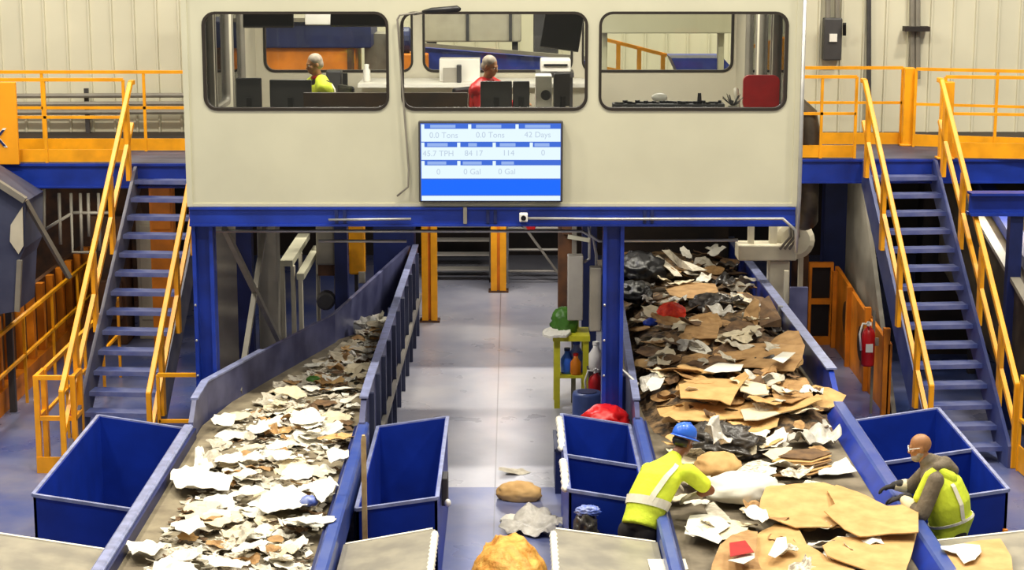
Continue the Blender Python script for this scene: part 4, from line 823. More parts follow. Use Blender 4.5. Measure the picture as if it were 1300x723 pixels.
o = strew('paper_crumbs', 'paper_g', 900, 1, lpt, (.02, .07), .06); tag(o, 'small grey paper crumbs strewn between the sheets on the paper belt', 'paper crumbs')
o = strew('brown_crumbs', 'kraft_d', 420, 2, lpt, (.02, .07), .06); tag(o, 'small brown card crumbs strewn between the sheets on the paper belt', 'card crumbs')
o = strew('white_crumbs', 'paper', 600, 21, lpt, (.02, .06), .08); tag(o, 'small white paper bits strewn between the sheets on the paper belt', 'paper crumbs')
def protos(name, m, n, seed, w, amp, jag=.14, thick=.004, f=5.5, fold=.4):
    return [sheet_mesh(name, random.Random(seed + k).uniform(*w), random.Random(seed + k + 99).uniform(*w), m, seed + k, amp * random.Random(k).uniform(.5, 1.5), 8, jag, thick, fold, f) for k in range(n)]
PW = protos('paper_scrap', 'paper', 12, 100, (.24, .46), .05); PC = protos('paper_scrap', 'paper_c', 6, 140, (.2, .42), .055); PN = protos('newspaper_scrap', 'news', 6, 170, (.2, .4), .06)
PK = protos('cardboard_scrap', 'kraft_m', 6, 200, (.16, .34), .06); PD = protos('cardboard_scrap', 'kraft_d', 5, 230, (.14, .3), .06); PG = protos('paper_scrap', 'paper_g', 6, 260, (.18, .38), .06)
PT = protos('cardboard_scrap', 'kraft', 6, 290, (.2, .42), .04)
def zone(y): return 'n' if y < 19.3 else 'f'
where = {'n': 'between the blue side rails of the paper belt', 'f': 'between the tall grey boards of the paper conveyor'}
def scatter(n, pr, name, cat, what, zs, smin, smax, ylo=14.2, yhi=24.4, tilt=.16, dens=None):
    for k in range(n):
        for _ in range(8):
            x, y = lpt(R, ylo, yhi)
            if dens is None or R.random() < dens(x, y): break
        z = BZ + .008 + R.random() ** 1.5 * zs; w = zone(y)
        put(name, R.choice(pr), f'{what} {where[w]}', cat, (x, y, z), (R.uniform(-tilt, tilt), R.uniform(-tilt, tilt), R.uniform(0, 6.3)), R.uniform(smin, smax), f'{what}s {where[w]}')
dl = lambda x, y: .25 if (x < lb(y) + .35 and y < 19.5) else 1.0
scatter(46, PG, 'paper_scrap', 'paper', 'greyish paper scrap', .05, .5, 1.0, dens=dl)
scatter(34, PN, 'newspaper_scrap', 'newspaper', 'printed newspaper scrap', .07, .5, 1.0, dens=dl)
scatter(40, PK, 'cardboard_scrap', 'cardboard', 'brown cardboard scrap', .07, .5, 1.0, dens=dl)
scatter(28, PD, 'cardboard_scrap', 'cardboard', 'dark brown cardboard scrap', .07, .4, .9, dens=dl)
scatter(12, PT, 'cardboard_scrap', 'cardboard', 'tan cardboard scrap', .08, .5, .9, dens=dl)
scatter(46, PC, 'paper_scrap', 'paper', 'cream paper scrap', .11, .5, 1.0, dens=dl)
scatter(70, PW, 'paper_scrap', 'paper', 'bright white paper scrap', .14, .45, .95, 14.2, 19.6, dens=dl)
scatter(46, PW, 'paper_scrap', 'paper', 'bright white paper scrap', .08, .35, .75, 19.3, 24.4)
def pl(lab, pts, m, seed, z=.1, amp=.055, name='paper_sheet', cat='paper'): return card(name, lab, cat, pts, m, .004, max(amp, .05), 7, seed, BZ + z, 5)
pl('flat white sheet on bare belt just below the grey board corner', [(272, 552), (300, 543), (318, 544), (312, 553), (284, 562)], 'paper', 1, .04)
pl('crumpled white sheet lying along the empty edge strip of the paper belt', [(217, 598), (236, 590), (268, 596), (296, 606), (290, 618), (250, 620), (226, 618), (216, 608)], 'paper', 2, .12, .05)
pl('upright white torn sheet at the empty edge of the paper belt', [(248, 570), (256, 566), (264, 584), (272, 592), (262, 598), (246, 594)], 'paper', 3, .1, .05)
pl('large bright white sheet in the middle of the paper belt near the bins', [(332, 628), (352, 616), (376, 620), (396, 628), (390, 640), (372, 648), (340, 650), (324, 644)], 'paper', 4, .13, .05)
pl('white sheet overhanging the rail beside the open blue bin', [(414, 573), (442, 569), (443, 580), (420, 588)], 'paper', 5, .16, .02)
pl('broad white sheet below the square sheet on the bin side of the belt', [(398, 608), (418, 602), (430, 614), (420, 628), (408, 636), (392, 622)], 'paper', 6, .18, .03)
pl('white sheet at the lowest visible corner of the paper belt', [(196, 714), (222, 702), (246, 716), (250, 730), (190, 732)], 'paper', 7, .12, .05)
pl('small white folded sheet left of the lower belt middle', [(158, 688), (186, 684), (212, 692), (196, 702), (168, 704)], 'paper', 8, .1, .04)
pl('white sheet with a torn corner on the lower paper belt', [(222, 660), (252, 654), (262, 672), (240, 678), (222, 672)], 'paper', 9, .16, .03)
put('blue_wrapper', lump_mesh('blue_wrapper', .07, .06, .05, 'blue_film', 4.4, .3, 3), 'small blue crumpled wrapper beside the large bright sheet', 'wrapper', at(392, 640, z=BZ + .1), smooth=True)
put('green_scrap', lump_mesh('green_scrap', .07, .05, .04, 'green', 6.4, .3, 3), 'small olive green scrap among papers between the grey boards', 'scrap', at(398, 484, z=BZ + .05), smooth=True)
for k, (x, y) in enumerate(((468, 408), (480, 404), (456, 414))):
    put('paper_scrap', sheet_mesh('paper_scrap', .3, .25, 'paper', 310 + k, .14, 8, .2), 'white paper scrap standing up behind the far lip of the paper belt', 'paper', at(x, y + 4, z=BZ + .06), (.7, .2 * k, k), .8, 'white scraps behind the belt lip')
# ================================================================== heap on the cardboard belt
def hr(x, y):
    e = min(1, max(0, (x - 1.42) / .35), max(0, (3.5 - x) / .3)); e = max(.12, e)
    return e * ((.03 if y < 18.8 else .03 + (y - 18.8) * .13 if y < 20.2 else .21) + .08 * (noise.noise(Vector((x * 1.6, y * 1.2, 3))) + .3))
b = MB(); nx, ny = 34, 150; vs = []
for j in range(ny + 1):
    for i in range(nx + 1):
        x = 1.43 + 2.05 * i / nx; y = 14 + 15 * j / ny; h = hr(x, y)
        h = -.03 if y < 18.9 else h * min(1, (y - 18.9) / .5)
        vs.append((x, y, BZ + h - .03 + (.05 * noise.noise(Vector((x * 7, y * 7, 1))) if h > .05 else 0)))
b.add(vs, [(j * (nx + 1) + i, j * (nx + 1) + i + 1, (j + 1) * (nx + 1) + i + 1, (j + 1) * (nx + 1) + i) for j in range(ny) for i in range(nx)])
tag(b.build('cardboard_litter', 'litter_d'), 'mixed brown litter bed under the cardboard sheets', 'litter', None, 'stuff')
def rput(pr, name, cat, what, n, y0, y1, smin, smax, zs=.12, tilt=.4, x0=1.55, x1=3.38):
    for _ in range(n):
        y = R.uniform(y0, y1); x = R.uniform(x0, x1); w = 'under the cabin edge' if y > 20.4 else 'on the open stretch'
        put(name, R.choice(pr), f'{what} in the heap {w} of the cardboard belt', cat, (x, y, BZ + max(.01, hr(x, y) - .02) + R.random() * zs), (R.uniform(-tilt, tilt), R.uniform(-tilt, tilt), R.uniform(0, 6.3)), R.uniform(smin, smax), f'{what}s {w} of the cardboard belt')
PDK = protos('plastic_scrap', 'dark_film', 5, 320, (.25, .5), .08, .08)
PCL = protos('plastic_scrap', 'clear_film', 4, 350, (.25, .45), .08, .1)
BK = protos('cardboard_scrap', 'kraft', 6, 400, (.35, .7), .035, .05, .008, 3, .2); BM = protos('cardboard_scrap', 'kraft_m', 6, 430, (.35, .75), .04, .05, .008, 3, .2); BD = protos('cardboard_scrap', 'kraft_d', 5, 460, (.3, .7), .05, .06, .008, 3, .25)
for args in ((BD, 'cardboard_scrap', 'cardboard', 'dark brown cardboard piece', 40, 20, 28.5, .4, .95, .1, .3), (BM, 'cardboard_scrap', 'cardboard', 'mid brown cardboard piece', 34, 19.6, 28.5, .35, .9, .12, .28),
             (PDK, 'plastic_scrap', 'plastic', 'dark plastic film scrap', 16, 20.6, 28.5, .5, 1.0, .12, .4), (PCL, 'plastic_scrap', 'plastic', 'pale plastic film scrap', 12, 19.6, 28, .5, 1.0, .16, .5),
             (PG, 'paper_scrap', 'paper', 'greyish paper piece', 34, 19, 28.5, .6, 1.1, .16, .4), (PW, 'paper_scrap', 'paper', 'white paper piece', 18, 19, 28.5, .4, .9, .2, .4),
             (PC, 'paper_scrap', 'paper', 'cream paper piece', 30, 19, 27, .6, 1.1, .14, .4), (BK, 'cardboard_scrap', 'cardboard', 'tan cardboard piece', 14, 18.3, 22, .5, .9, .14, .3),
             (PD, 'cardboard_scrap', 'cardboard', 'small dark brown card piece', 26, 18.8, 21, .5, 1.0, .14, .4), (PK, 'cardboard_scrap', 'cardboard', 'small brown card piece', 24, 15.2, 21, .5, 1.0, .1, .3, 1.55, 3.1),
             (PN, 'newspaper_scrap', 'newspaper', 'printed newspaper piece', 12, 14.4, 19, .6, 1.1, .08, .2, 1.55, 3.0), (PC, 'paper_scrap', 'paper', 'cream paper sheet', 16, 14.4, 18.4, .6, 1.1, .08, .2, 1.55, 3.0), (PW, 'paper_scrap', 'paper', 'white paper sheet', 14, 14.4, 18.6, .5, 1.0, .1, .2, 1.55, 3.0)):
    rput(*args[:5], *args[5:])
def kc_(lab, pts, m, seed, z, amp=.03, name='cardboard_sheet', cat='cardboard', thick=.01, f=2.2, cuts=3): return card(name, lab, cat, pts, m, thick, amp, f, seed, BZ + z, cuts)
# the foreground sheets (drawn from the photograph's outlines, lying on the heap)
kc_('large tan cardboard sheet hanging over the rail in front of the bald worker', [(1046, 648), (1060, 640, .02), (1050, 622), (1062, 614), (1088, 622), (1112, 634), (1126, 641), (1146, 640), (1166, 640, .02), (1166, 676, .02), (1130, 678), (1092, 680), (1072, 672)], 'kraft', 1, .2, .02)
kc_('tan cardboard sheet tucked beneath the large overhanging one', [(966, 630, .05), (974, 614, .06), (1010, 612), (1046, 611), (1078, 622), (1068, 646), (1072, 660), (1056, 667), (1010, 668), (978, 656), (964, 642)], 'kraft', 2, .15, .025)
kc_('lower tan cardboard sheet below the large one by the blue rail', [(1062, 680), (1100, 682), (1164, 676), (1158, 700), (1150, 724), (1146, 730), (1100, 722), (1050, 704), (1044, 692)], 'kraft', 3, .14, .02)
kc_('brown cardboard sheet at the bottom edge of the belt middle', [(962, 676), (984, 664), (1012, 670), (1024, 688), (1052, 704), (1086, 724), (1080, 738), (985, 740), (956, 712)], 'kraft', 4, .1, .03)
kc_('open tan carton flap around the red printed card', [(904, 712), (914, 694), (930, 682), (950, 668), (962, 674), (960, 700), (970, 724), (962, 734), (900, 736)], 'kraft_m', 5, .16, .05)
kc_('red printed card lying in the open carton', [(926, 688), (946, 685), (957, 700), (927, 706)], 'redcard', 6, .25, .005, 'printed_card', 'card', .005)
kc_('cream curved card under the red printed card', [(924, 712), (940, 704), (958, 701), (958, 708), (944, 715)], 'paper', 7, .22, .02, 'paper_sheet', 'paper', .004)
kc_('white torn patch of paper on the brown cardboard at the belt bottom', [(975, 704), (986, 682), (998, 680), (1000, 694), (984, 708)], 'paper', 8, .19, .015, 'paper_sheet', 'paper', .004)
kc_('open newspaper under the helmeted worker\'s gloves', [(869, 673), (876, 650), (895, 650), (915, 657), (927, 669), (912, 676), (918, 682), (912, 689), (890, 680)], 'paper', 9, .12, .04, 'newspaper', 'newspaper', .004)
kc_('grey folded sheet between the newspaper and the carton', [(893, 640), (906, 636), (934, 664), (926, 672), (900, 655)], 'paper_g', 10, .1, .03, 'paper_sheet', 'paper', .004)
put('white_bag', lump_mesh('white_bag', .34, .26, .14, 'paper', 9.2, .12, 4, 1.4), 'plump white bag in front of the helmeted worker\'s arm', 'bag', at(941, 630, z=BZ + .06), (0, 0, .3), smooth=True)
put('tan_bag', lump_mesh('tan_bag', .2, .22, .14, 'kraft', 3.6, .14, 4, 1.6), 'tan crumpled paper bag behind the plump white bag', 'bag', at(912, 602, z=BZ + .05), (0, 0, .8), smooth=True)
kc_('white crumpled paper at the corner of the tucked under cardboard sheet', [(940, 646), (952, 640), (968, 642), (976, 655), (968, 660), (948, 652)], 'paper', 11, .22, .05, 'paper_sheet', 'paper', .004, 6)
put('dark_bag', lump_mesh('dark_bag', .34, .26, .17, 'dark_film', 7.7, .38, 5, 2.4), 'shiny dark grey plastic bag beside the blue helmet', 'plastic bag', at(914, 574, z=BZ + .02), (0, 0, -.2), smooth=True)
put('foil_scrap', sheet_mesh('foil_scrap', .22, .3, 'clear_film', 33, .16, 10, .2), 'pale crumpled film lying on the dark plastic bag', 'plastic', at(906, 560, z=BZ + .3), (.3, .2, .5), smooth=True)
for lab, pts, m, s, z in (('long white sheet behind the dark plastic bag', [(936, 548), (960, 541), (978, 548), (972, 556), (942, 560), (930, 554)], 'paper', 12, .12), ('white sheet beside the dark plastic bag pointing at the rail', [(954, 568), (962, 556), (982, 553), (1002, 562), (996, 568), (966, 572)], 'paper', 13, .1),
                          ('cream sheet below the pointed white one', [(968, 577), (978, 570), (1006, 568), (998, 584), (990, 586)], 'paper_c', 14, .1), ('white sheet near the rail under the curled tan board', [(998, 540), (1020, 532), (1048, 533), (1056, 540), (1030, 546), (1008, 546)], 'paper', 15, .06),
                          ('bright white torn sheet lying alone near the blue rail', [(1036, 592), (1054, 590), (1074, 579), (1088, 598), (1056, 601), (1040, 601)], 'paper', 16, .06), ('printed newspaper sheet above the plump white bag', [(930, 602), (950, 586), (966, 584), (986, 596), (974, 610), (950, 612)], 'news', 17, .16)):
    kc_(lab, pts, m, s, z, .03, 'paper_sheet', 'paper', .004, 5)
put('clear_film', sheet_mesh('clear_film', .55, .4, 'clear_film', 40, .14, 12, .2), 'pale crinkled plastic film near the rail above the lone white sheet', 'plastic', at(1032, 563, z=BZ + .02), (0, 0, .4), smooth=True)
for k in range(6):
    card('cardboard_sheet', 'flat brown cardboard sheet in the thin stack behind the large tan sheet', 'cardboard', [(980 + k % 2 * 8, 604 - k * 5), (1002, 592 - k * 4), (1050 - k % 3 * 8, 589 - k * 4), (1056, 594 - k * 4), (1030, 602 - k * 4)], ('kraft_m', 'kraft', 'kraft_d')[k % 3], .01, .015, 3, 20 + k, BZ + .05 + k * .02, 2, 'thin stack of cardboard sheets')
# the middle of the heap
kc_('wide brown cardboard with a curled round end against the blue board', [(905, 440), (940, 437), (978, 437), (986, 428, .04), (1000, 421, .1), (1014, 420, .15), (1022, 436, .12), (1018, 456, .06), (1008, 470), (985, 470), (945, 464), (908, 458)], 'kraft_m', 31, .32, .04)
kc_('white scrap on the curled end of the wide brown cardboard', [(980, 455), (994, 446), (1010, 447), (994, 461)], 'paper', 32, .46, .01, 'paper_sheet', 'paper', .004)
kc_('tan cardboard flap bent up in the middle of the heap', [(862, 487, .05), (880, 482), (930, 483), (946, 472, .12), (951, 478, .1), (938, 492, .05), (927, 513), (914, 508), (864, 504)], 'kraft', 33, .34, .03)
kc_('long curled tan board stretching across the heap', [(834, 517, .06), (870, 511), (930, 512), (985, 510), (1012, 505, .06), (1040, 500, .1), (1044, 505, .1), (1015, 518, .03), (970, 530), (900, 534), (850, 531), (838, 526)], 'kraft', 34, .2, .03)
kc_('pale torn board under the long curled one near the rail', [(940, 520), (985, 512), (1020, 515), (990, 524), (962, 532), (945, 532)], 'paper_c', 35, .22, .03)
kc_('tan board piece above the bent up flap by the rail', [(950, 474), (985, 470), (992, 486), (970, 496), (945, 488)], 'kraft', 36, .3, .04)
kc_('cream card strip folded beside the bent up flap', [(938, 488), (948, 482), (972, 490), (976, 500), (955, 499), (940, 496)], 'paper_c', 37, .36, .03)
kc_('crumpled brown board near the rail end of the heap', [(976, 498), (1000, 484), (1028, 488), (1032, 504), (1005, 512), (984, 510)], 'kraft_m', 38, .26, .08)
kc_('white sheet behind the bent up flap', [(893, 470), (912, 461), (944, 462), (940, 470), (908, 474)], 'paper', 39, .36, .02, 'paper_sheet', 'paper', .004)
kc_('cream torn card at the near edge of the heap by the aisle rail', [(820, 485), (834, 472), (846, 478), (838, 492), (826, 496)], 'paper', 40, .3, .05, 'paper_sheet', 'paper', .004)
kc_('fan folded pale card by the aisle rail', [(832, 448), (846, 440), (858, 448), (850, 462), (836, 462)], 'paper_c', 41, .36, .06, 'paper_sheet', 'paper', .004, 7)
kc_('upright brown board leaning on the blue board', [(940, 414), (946, 392, .1), (958, 376, .22), (964, 380, .22), (962, 414)], 'kraft_m', 42, .3, .02)
kc_('dark brown board leaning beside the upright brown board', [(964, 414), (966, 382, .22), (976, 374, .26), (992, 404, .1), (992, 414)], 'kraft_d', 43, .3, .02)
kc_('mid brown cardboard flap beside the orange red netting', [(866, 426), (876, 400), (900, 396), (914, 410), (910, 430)], 'kraft_m', 44, .34, .04)
kc_('light brown board strip across the dim upper heap', [(845, 366), (868, 358), (908, 360), (912, 370), (880, 377), (850, 374)], 'kraft_m', 45, .36, .03)
kc_('pale strip of card pointing up the dim upper heap', [(840, 317, .2), (850, 315, .2), (866, 330, .1), (880, 338), (898, 342), (880, 346), (862, 338)], 'paper_g', 46, .4, .03, 'paper_sheet', 'paper', .006)
kc_('second pale strip beside the one pointing up the heap', [(832, 325, .1), (836, 324, .1), (858, 340), (866, 350), (856, 350)], 'paper_g', 47, .4, .02, 'paper_sheet', 'paper', .006)
kc_('small pale square card in the dark mouth of the heap', [(821, 338, .06), (833, 334, .1), (835, 346), (823, 350)], 'paper', 48, .4, .005, 'paper_sheet', 'paper', .006)
put('red_netting', lump_mesh('red_netting', .17, .13, .13, 'orangered', 2.7, .15), 'orange red netting ball in the dim upper heap', 'netting', at(852, 404, z=BZ + .3), smooth=True)
put('blue_wrapper', lump_mesh('blue_wrapper', .08, .06, .05, 'blue', 1.2, .3, 3), 'small blue wrapper beside the orange red netting ball', 'wrapper', at(826, 412, z=BZ + .28), smooth=True)
for k, (x, y, rx, ry, rz_, lab) in enumerate(((812, 352, .3, .5, .2, 'black plastic bag in the dark mouth of the cardboard belt by the aisle rail'), (806, 380, .18, .3, .14, 'smaller black plastic bag below the one in the dark belt mouth'), (902, 392, .22, .2, .12, 'dark shiny plastic bag behind the pale film bundle'))):
    put('dark_bag', lump_mesh('dark_bag', rx, ry, rz_, 'black' if k < 2 else 'dark_film', 3.1 + k, .35, 4, 2.2), lab, 'plastic bag', at(x, y, z=BZ + .26), (0, 0, .2 * k), smooth=True)
put('clear_film', sheet_mesh('clear_film', .4, .35, 'clear_film', 44, .16, 12, .25), 'shiny pale film bundle in the middle of the dim heap', 'plastic', at(912, 402, z=BZ + .32), (0, .1, .4), smooth=True)
# on the covered bins and in the three part bin
def onplate(name, lab, cat, pts, m, seed, z, amp, thick): return card(name, lab, cat, pts, m, thick, amp, 4, seed, z, 2)
onplate('paper_sheet', 'white paper sheet on the covered bin in front of the helmeted worker', 'paper', [(822, 709), (850, 708), (870, 709), (874, 722), (840, 728), (826, 724)], 'paper', 51, .985, .01, .004)
onplate('cardboard_sheet', 'tan cardboard sheet lying on the covered bin in front of the bald worker', 'cardboard', [(1196, 694), (1230, 688), (1270, 682), (1284, 706), (1286, 726), (1230, 730), (1206, 722)], 'kraft', 52, 1.1, .012, .01)
onplate('newspaper', 'folded white newspaper on the tan cardboard in front of the bald worker', 'newspaper', [(1194, 692), (1212, 690), (1244, 690), (1246, 700), (1238, 710), (1224, 713), (1214, 702), (1196, 698)], 'paper', 53, 1.135, .025, .004)
put('dark_bag', lump_mesh('dark_bag', .1, .12, .2, 'dark_film', 5.9, .25, 4), 'dark plastic bag stuffed in the front corner of the three part bin', 'plastic bag', (.68, 16.72, .62), smooth=True)
put('blue_wrapper', lump_mesh('blue_wrapper', .1, .06, .05, 'blue_film', 6.1, .3, 4), 'blue and white wrapper on the dark bag by the three part bin', 'wrapper', (.7, 16.7, .9), smooth=True)
tag(MB().box(.56, .8, 16.58, 16.86, 0, .62).box(.55, .81, 16.57, 16.87, .6, .62).build('grey_crate', 'hopper', bevel=.01), 'grey crate under the dark plastic bag by the three part bin', 'crate')
# ================================================================== people
def loft(mb, rings, n=24):
    """closed tube through elliptical rings (centre, half width vector, half depth vector)"""
    vs = [c + a * math.cos(2 * PI * k / n) + b * math.sin(2 * PI * k / n) for c, a, b in rings for k in range(n)]; m = len(rings)
    return mb.add(vs, [(i * n + k, i * n + (k + 1) % n, (i + 1) * n + (k + 1) % n, (i + 1) * n + k) for i in range(m - 1) for k in range(n)] + [tuple(range(n))[::-1], tuple((m - 1) * n + k for k in range(n))])
def ring_at(rings, t):
    t = max(0, min(.9999, t)) * (len(rings) - 1); i = int(t); f = t - i; A, B = rings[i], rings[i + 1]
    return tuple(A[k].lerp(B[k], f) for k in range(3))
def strip(mb, rings, path, hw, grow=1.05):
    """a band of tape on the torso: path is (t, angle) points, hw its half width along t or angle"""
    L, Rr = [], []
    for i, (t, a) in enumerate(path):
        p, q = path[max(0, i - 1)], path[min(len(path) - 1, i + 1)]; dt, da = q[0] - p[0], (q[1] - p[1]) * .5; l = math.hypot(dt, da) or 1
        for lst, s in ((L, 1), (Rr, -1)):
            c, w, d = ring_at(rings, t + s * hw * (-da / l)); an = a + s * hw * (dt / l) * 2; lst.append(c + (w * math.cos(an) + d * math.sin(an)) * grow)
    n = len(L); vs = L + Rr
    return mb.add(vs, [(i, i + 1, n + i + 1, n + i) for i in range(n - 1)])
def hand(mb, w, d, pn, side, curl=.35, g=0.0, thumb_in=.3):
    w = Vector(w); d = Vector(d).normalized(); pn = Vector(pn); pn = (pn - d * pn.dot(d)).normalized(); s = d.cross(pn) * side
    for i, L_ in enumerate((.072, .08, .074, .058)):
        k = w + d * (.088 - abs(i - 1.2) * .005) + s * (.031 - .0205 * i)
        mb.cap(w + s * (.018 - .012 * i), k, .018 + g, .0125 + g, 8)
        p, a = k, curl * .6; r = .0095 - .0008 * (i == 3) + g
        for f, sg in enumerate((.45, .3, .25)):
            dd = d * math.cos(a) + pn * math.sin(a) + s * (.06 - .04 * i); q = p + dd.normalized() * L_ * sg * 1.1; mb.cap(p, q, r, r * .92, 8); p = q; a += curl; r *= .93
    t0 = w + d * .022 + s * .024; t1 = t0 + (s * .75 + d * .65 + pn * .2).normalized() * .042; t2 = t1 + (s * .3 + d * .85 + pn * thumb_in).normalized() * .034; t3 = t2 + (d * .9 + pn * (thumb_in + .2)).normalized() * .026
    mb.cap(t0, t1, .016 + g, .0125 + g, 8).cap(t1, t2, .0125 + g, .0105 + g, 8).cap(t2, t3, .0105 + g, .009 + g, 8)
def basis(f, up):
    f = Vector(f).normalized(); up = Vector(up); r = f.cross(up).normalized(); u = r.cross(f)
    return r, f, u
def head(mb, c, B):
    r, f, u = B; c = Vector(c); Rm = Matrix((r, f, u)).transposed(); P = lambda x, y, z: c + r * x + f * y + u * z
    mb.ell(P(0, -.012, .03), (.076, .095, .09), Rm, 20, 14).ell(P(0, .022, -.045), (.058, .068, .075), Rm, 16, 12).ell(P(0, .05, -.085), (.036, .036, .03), Rm)
    mb.ell(P(0, .082, .022), (.05, .016, .012), Rm).cap(P(0, .088, .01), P(0, .108, -.028), .008, .014).ell(P(.012, .1, -.034), (.009, .01, .008), Rm).ell(P(-.012, .1, -.034), (.009, .01, .008), Rm)
    mb.ell(P(0, .088, -.062), (.026, .01, .006), Rm).ell(P(0, .085, -.073), (.023, .01, .006), Rm)
    for s in (1, -1): mb.ell(P(s * .079, -.008, -.012), (.009, .02, .032), Rm).ell(P(s * .045, .068, -.02), (.02, .02, .016), Rm)
    return P, Rm
def limb(mb, pts, rs):
    for i in range(len(pts) - 1): mb.cap(pts[i], pts[i + 1], rs[i], rs[i + 1], 14)
def face_bits(root, P, Rm, hair=None, bald=True):
    for s in (1, -1):
        e = MB().ell(P(s * .031, .083, .002), (.013, .008, .009), Rm, 12, 8).build('eye', 'white', root, smooth=True); MB().ell(P(s * .031, .0905, .002), (.006, .003, .006), Rm, 10, 6).build('iris', 'black', e, smooth=True)
    if hair:
        b = MB(); b.ell(P(0, -.022, .045), (.084, .096, .088), Rm, 20, 12).ell(P(0, -.05, -.01), (.08, .07, .07), Rm, 20, 12); b.build('hair', hair, root, remesh=.012)
def V(*a): return Vector(a)
def person(name, lab, base, F, pel, chest, neck, hc, face, hip, knee, ank, sh, el, wr, hd, hpn, skin, tw=(.165, .19, .2, .17), td=(.125, .13, .135, .11), group=None, vox=.0095):
    """joints are pairs (left, right); returns the thing, its torso rings and its head frame"""
    t = thing(name, lab, 'person', base, 0, group); r, f, u = basis((F[0], F[1], 0), (0, 0, 1)); b = MB()
    sp = (neck - pel).normalized(); fw = (f - sp * f.dot(sp)).normalized()
    rings = [(pel - V(0, 0, .06), r * tw[0] * .92, fw * td[0]), (pel.lerp(chest, .3), r * tw[0], fw * td[0]), (chest.lerp(pel, .25), r * tw[1], fw * td[1]), (chest.lerp(neck, .35), r * tw[2] * .98, fw * td[2]), (chest.lerp(neck, .72), r * tw[3], fw * td[3]), (neck, r * .075, fw * .07)]
    loft(b, [(c, a * .9, d * .9) for c, a, d in rings])
    b.cap(neck - sp * .04, hc - V(0, 0, .05) - Vector(face) * .01, .062, .056); P, Rm = head(b, hc, basis(face, (0, 0, 1)))
    for i in (0, 1):
        limb(b, [hip[i], knee[i], ank[i]], [.088, .06, .042]); ff = V(F[0], F[1], 0).normalized(); b.cap(ank[i] - V(0, 0, .03), ank[i] + ff * .16 - V(0, 0, .045), .042, .035)
        limb(b, [sh[i], el[i], wr[i]], [.058, .044, .03]); hand(b, wr[i], hd[i], hpn[i], -1 if i else 1)
    b.build('body', skin, t, remesh=vox)
    return t, rings, (P, Rm)
def clothe_legs(t, rings, hip, knee, ank, m, F, boot=True):
    b = MB(); loft(b, [(c, a * 1.03, d * 1.03) for c, a, d in rings[:2]])
    for i in (0, 1): limb(b, [hip[i], knee[i], ank[i] + V(0, 0, .0)], [.108, .08, .068])
    b.build('trousers', m, t, remesh=.014)
    if boot:
        ff = V(F[0], F[1], 0).normalized()
        for i in (0, 1): MB().cap(ank[i] - V(0, 0, .035), ank[i] + ff * .17 - V(0, 0, .045), .058, .048).cap(ank[i] + V(0, 0, .08), ank[i] - V(0, 0, .03), .055, .058).box(ank[i].x - .06, ank[i].x + .06, ank[i].y - .07, ank[i].y + .2, .0, .03).build('boot', 'boot', t, remesh=.012)
# ---- the helmeted worker, back to us, reaching over the cardboard belt
F = (.52, .85); pel, ch, nk, hc = V(1.14, 16.12, .98), V(1.26, 16.22, 1.3), V(1.44, 16.36, 1.53), V(1.545, 16.46, 1.66)
hip = (V(1.05, 16.17, .92), V(1.2, 16.07, .92)); kn = (V(1.06, 16.22, .5), V(1.17, 16.06, .5)); an = (V(1.02, 16.17, .085), V(1.15, 16.0, .085))
shd = (V(1.23, 16.42, 1.41), V(1.57, 16.2, 1.45)); el = (V(1.22, 16.72, 1.24), V(1.77, 16.22, 1.28)); wr = (V(1.44, 16.72, 1.22), V(1.64, 16.28, 1.21))
w1, rg, (P, Rm) = person('person', 'person in blue helmet and yellow vest with silver bands leaning over the cardboard belt', (1.1, 16.1, 0), F, pel, ch, nk, hc, (.72, .6, -.35), hip, kn, an, shd, el, wr, ((.9, -.1, -.35), (-.8, .25, -.3)), ((0, -.2, -1), (-.2, .3, -1)), 'skin_d')
clothe_legs(w1, rg, hip, kn, an, 'trousers', F)
b = MB(); sr = [(rg[0][0] + V(0, 0, .05), rg[0][1] * 1.2, rg[0][2] * 1.35)] + [(c, a * k, d * k) for (c, a, d), k in zip(rg[1:], (1.12, 1.1, 1.08, 1.08, 1.1))]; loft(b, sr)
for i in (0, 1): b.cap(shd[i], shd[i].lerp(el[i], .66), .085 if i else .07, .078 if i else .07, 14)
b.cap(nk - V(0.03, .03, .06), nk + V(.015, .015, .0), .12, .075); b.build('hi_vis_shirt', 'hivis', w1, remesh=.014)
b = MB(); strip(b, sr, [(.33, PI * 2 * k / 28) for k in range(29)], .05, 1.07)
for a0 in (-1.25, 1.9): strip(b, sr, [(.34 + k * .046, a0 + k * .035) for k in range(12)], .06, 1.08)
o = b.build('reflective_tape', 'tape', w1); md = o.modifiers.new('t', 'SOLIDIFY'); md.thickness = .006
b = MB(); hr_, hf_, hu_ = Rm.col[0], Rm.col[1], Rm.col[2]
prof = [(1.0, .0), (1.0, .03), (.93, .07), (.78, .1), (.5, .122), (.2, .13)]; n = 24; vs = []
for k_, z in prof:
    for i in range(n): a = 2 * PI * i / n; vs.append(P(.102 * k_ * math.cos(a), -.01 + .125 * k_ * math.sin(a), .045 + z))
b.add(vs, [(j * n + i, j * n + (i + 1) % n, (j + 1) * n + (i + 1) % n, (j + 1) * n + i) for j in range(len(prof) - 1) for i in range(n)] + [tuple(range(n))[::-1], tuple((len(prof) - 1) * n + i for i in range(n))])
hm = b.build('helmet', 'helmet', w1, smooth=True)
vs = []
for rr, z in ((1.0, .045), (1.12, .038), (1.12, .044), (1.0, .052)):
    for i in range(n): a = 2 * PI * i / n; q = 1 + (rr - 1) * (1 + 2.2 * max(0, math.sin(a))); vs.append(P(.102 * q * math.cos(a), -.01 + .125 * q * math.sin(a), z))
MB().add(vs, [(j * n + i, j * n + (i + 1) % n, (j + 1) * n + (i + 1) % n, (j + 1) * n + i) for j in range(3) for i in range(n)]).build('brim', 'helmet', hm, smooth=True)
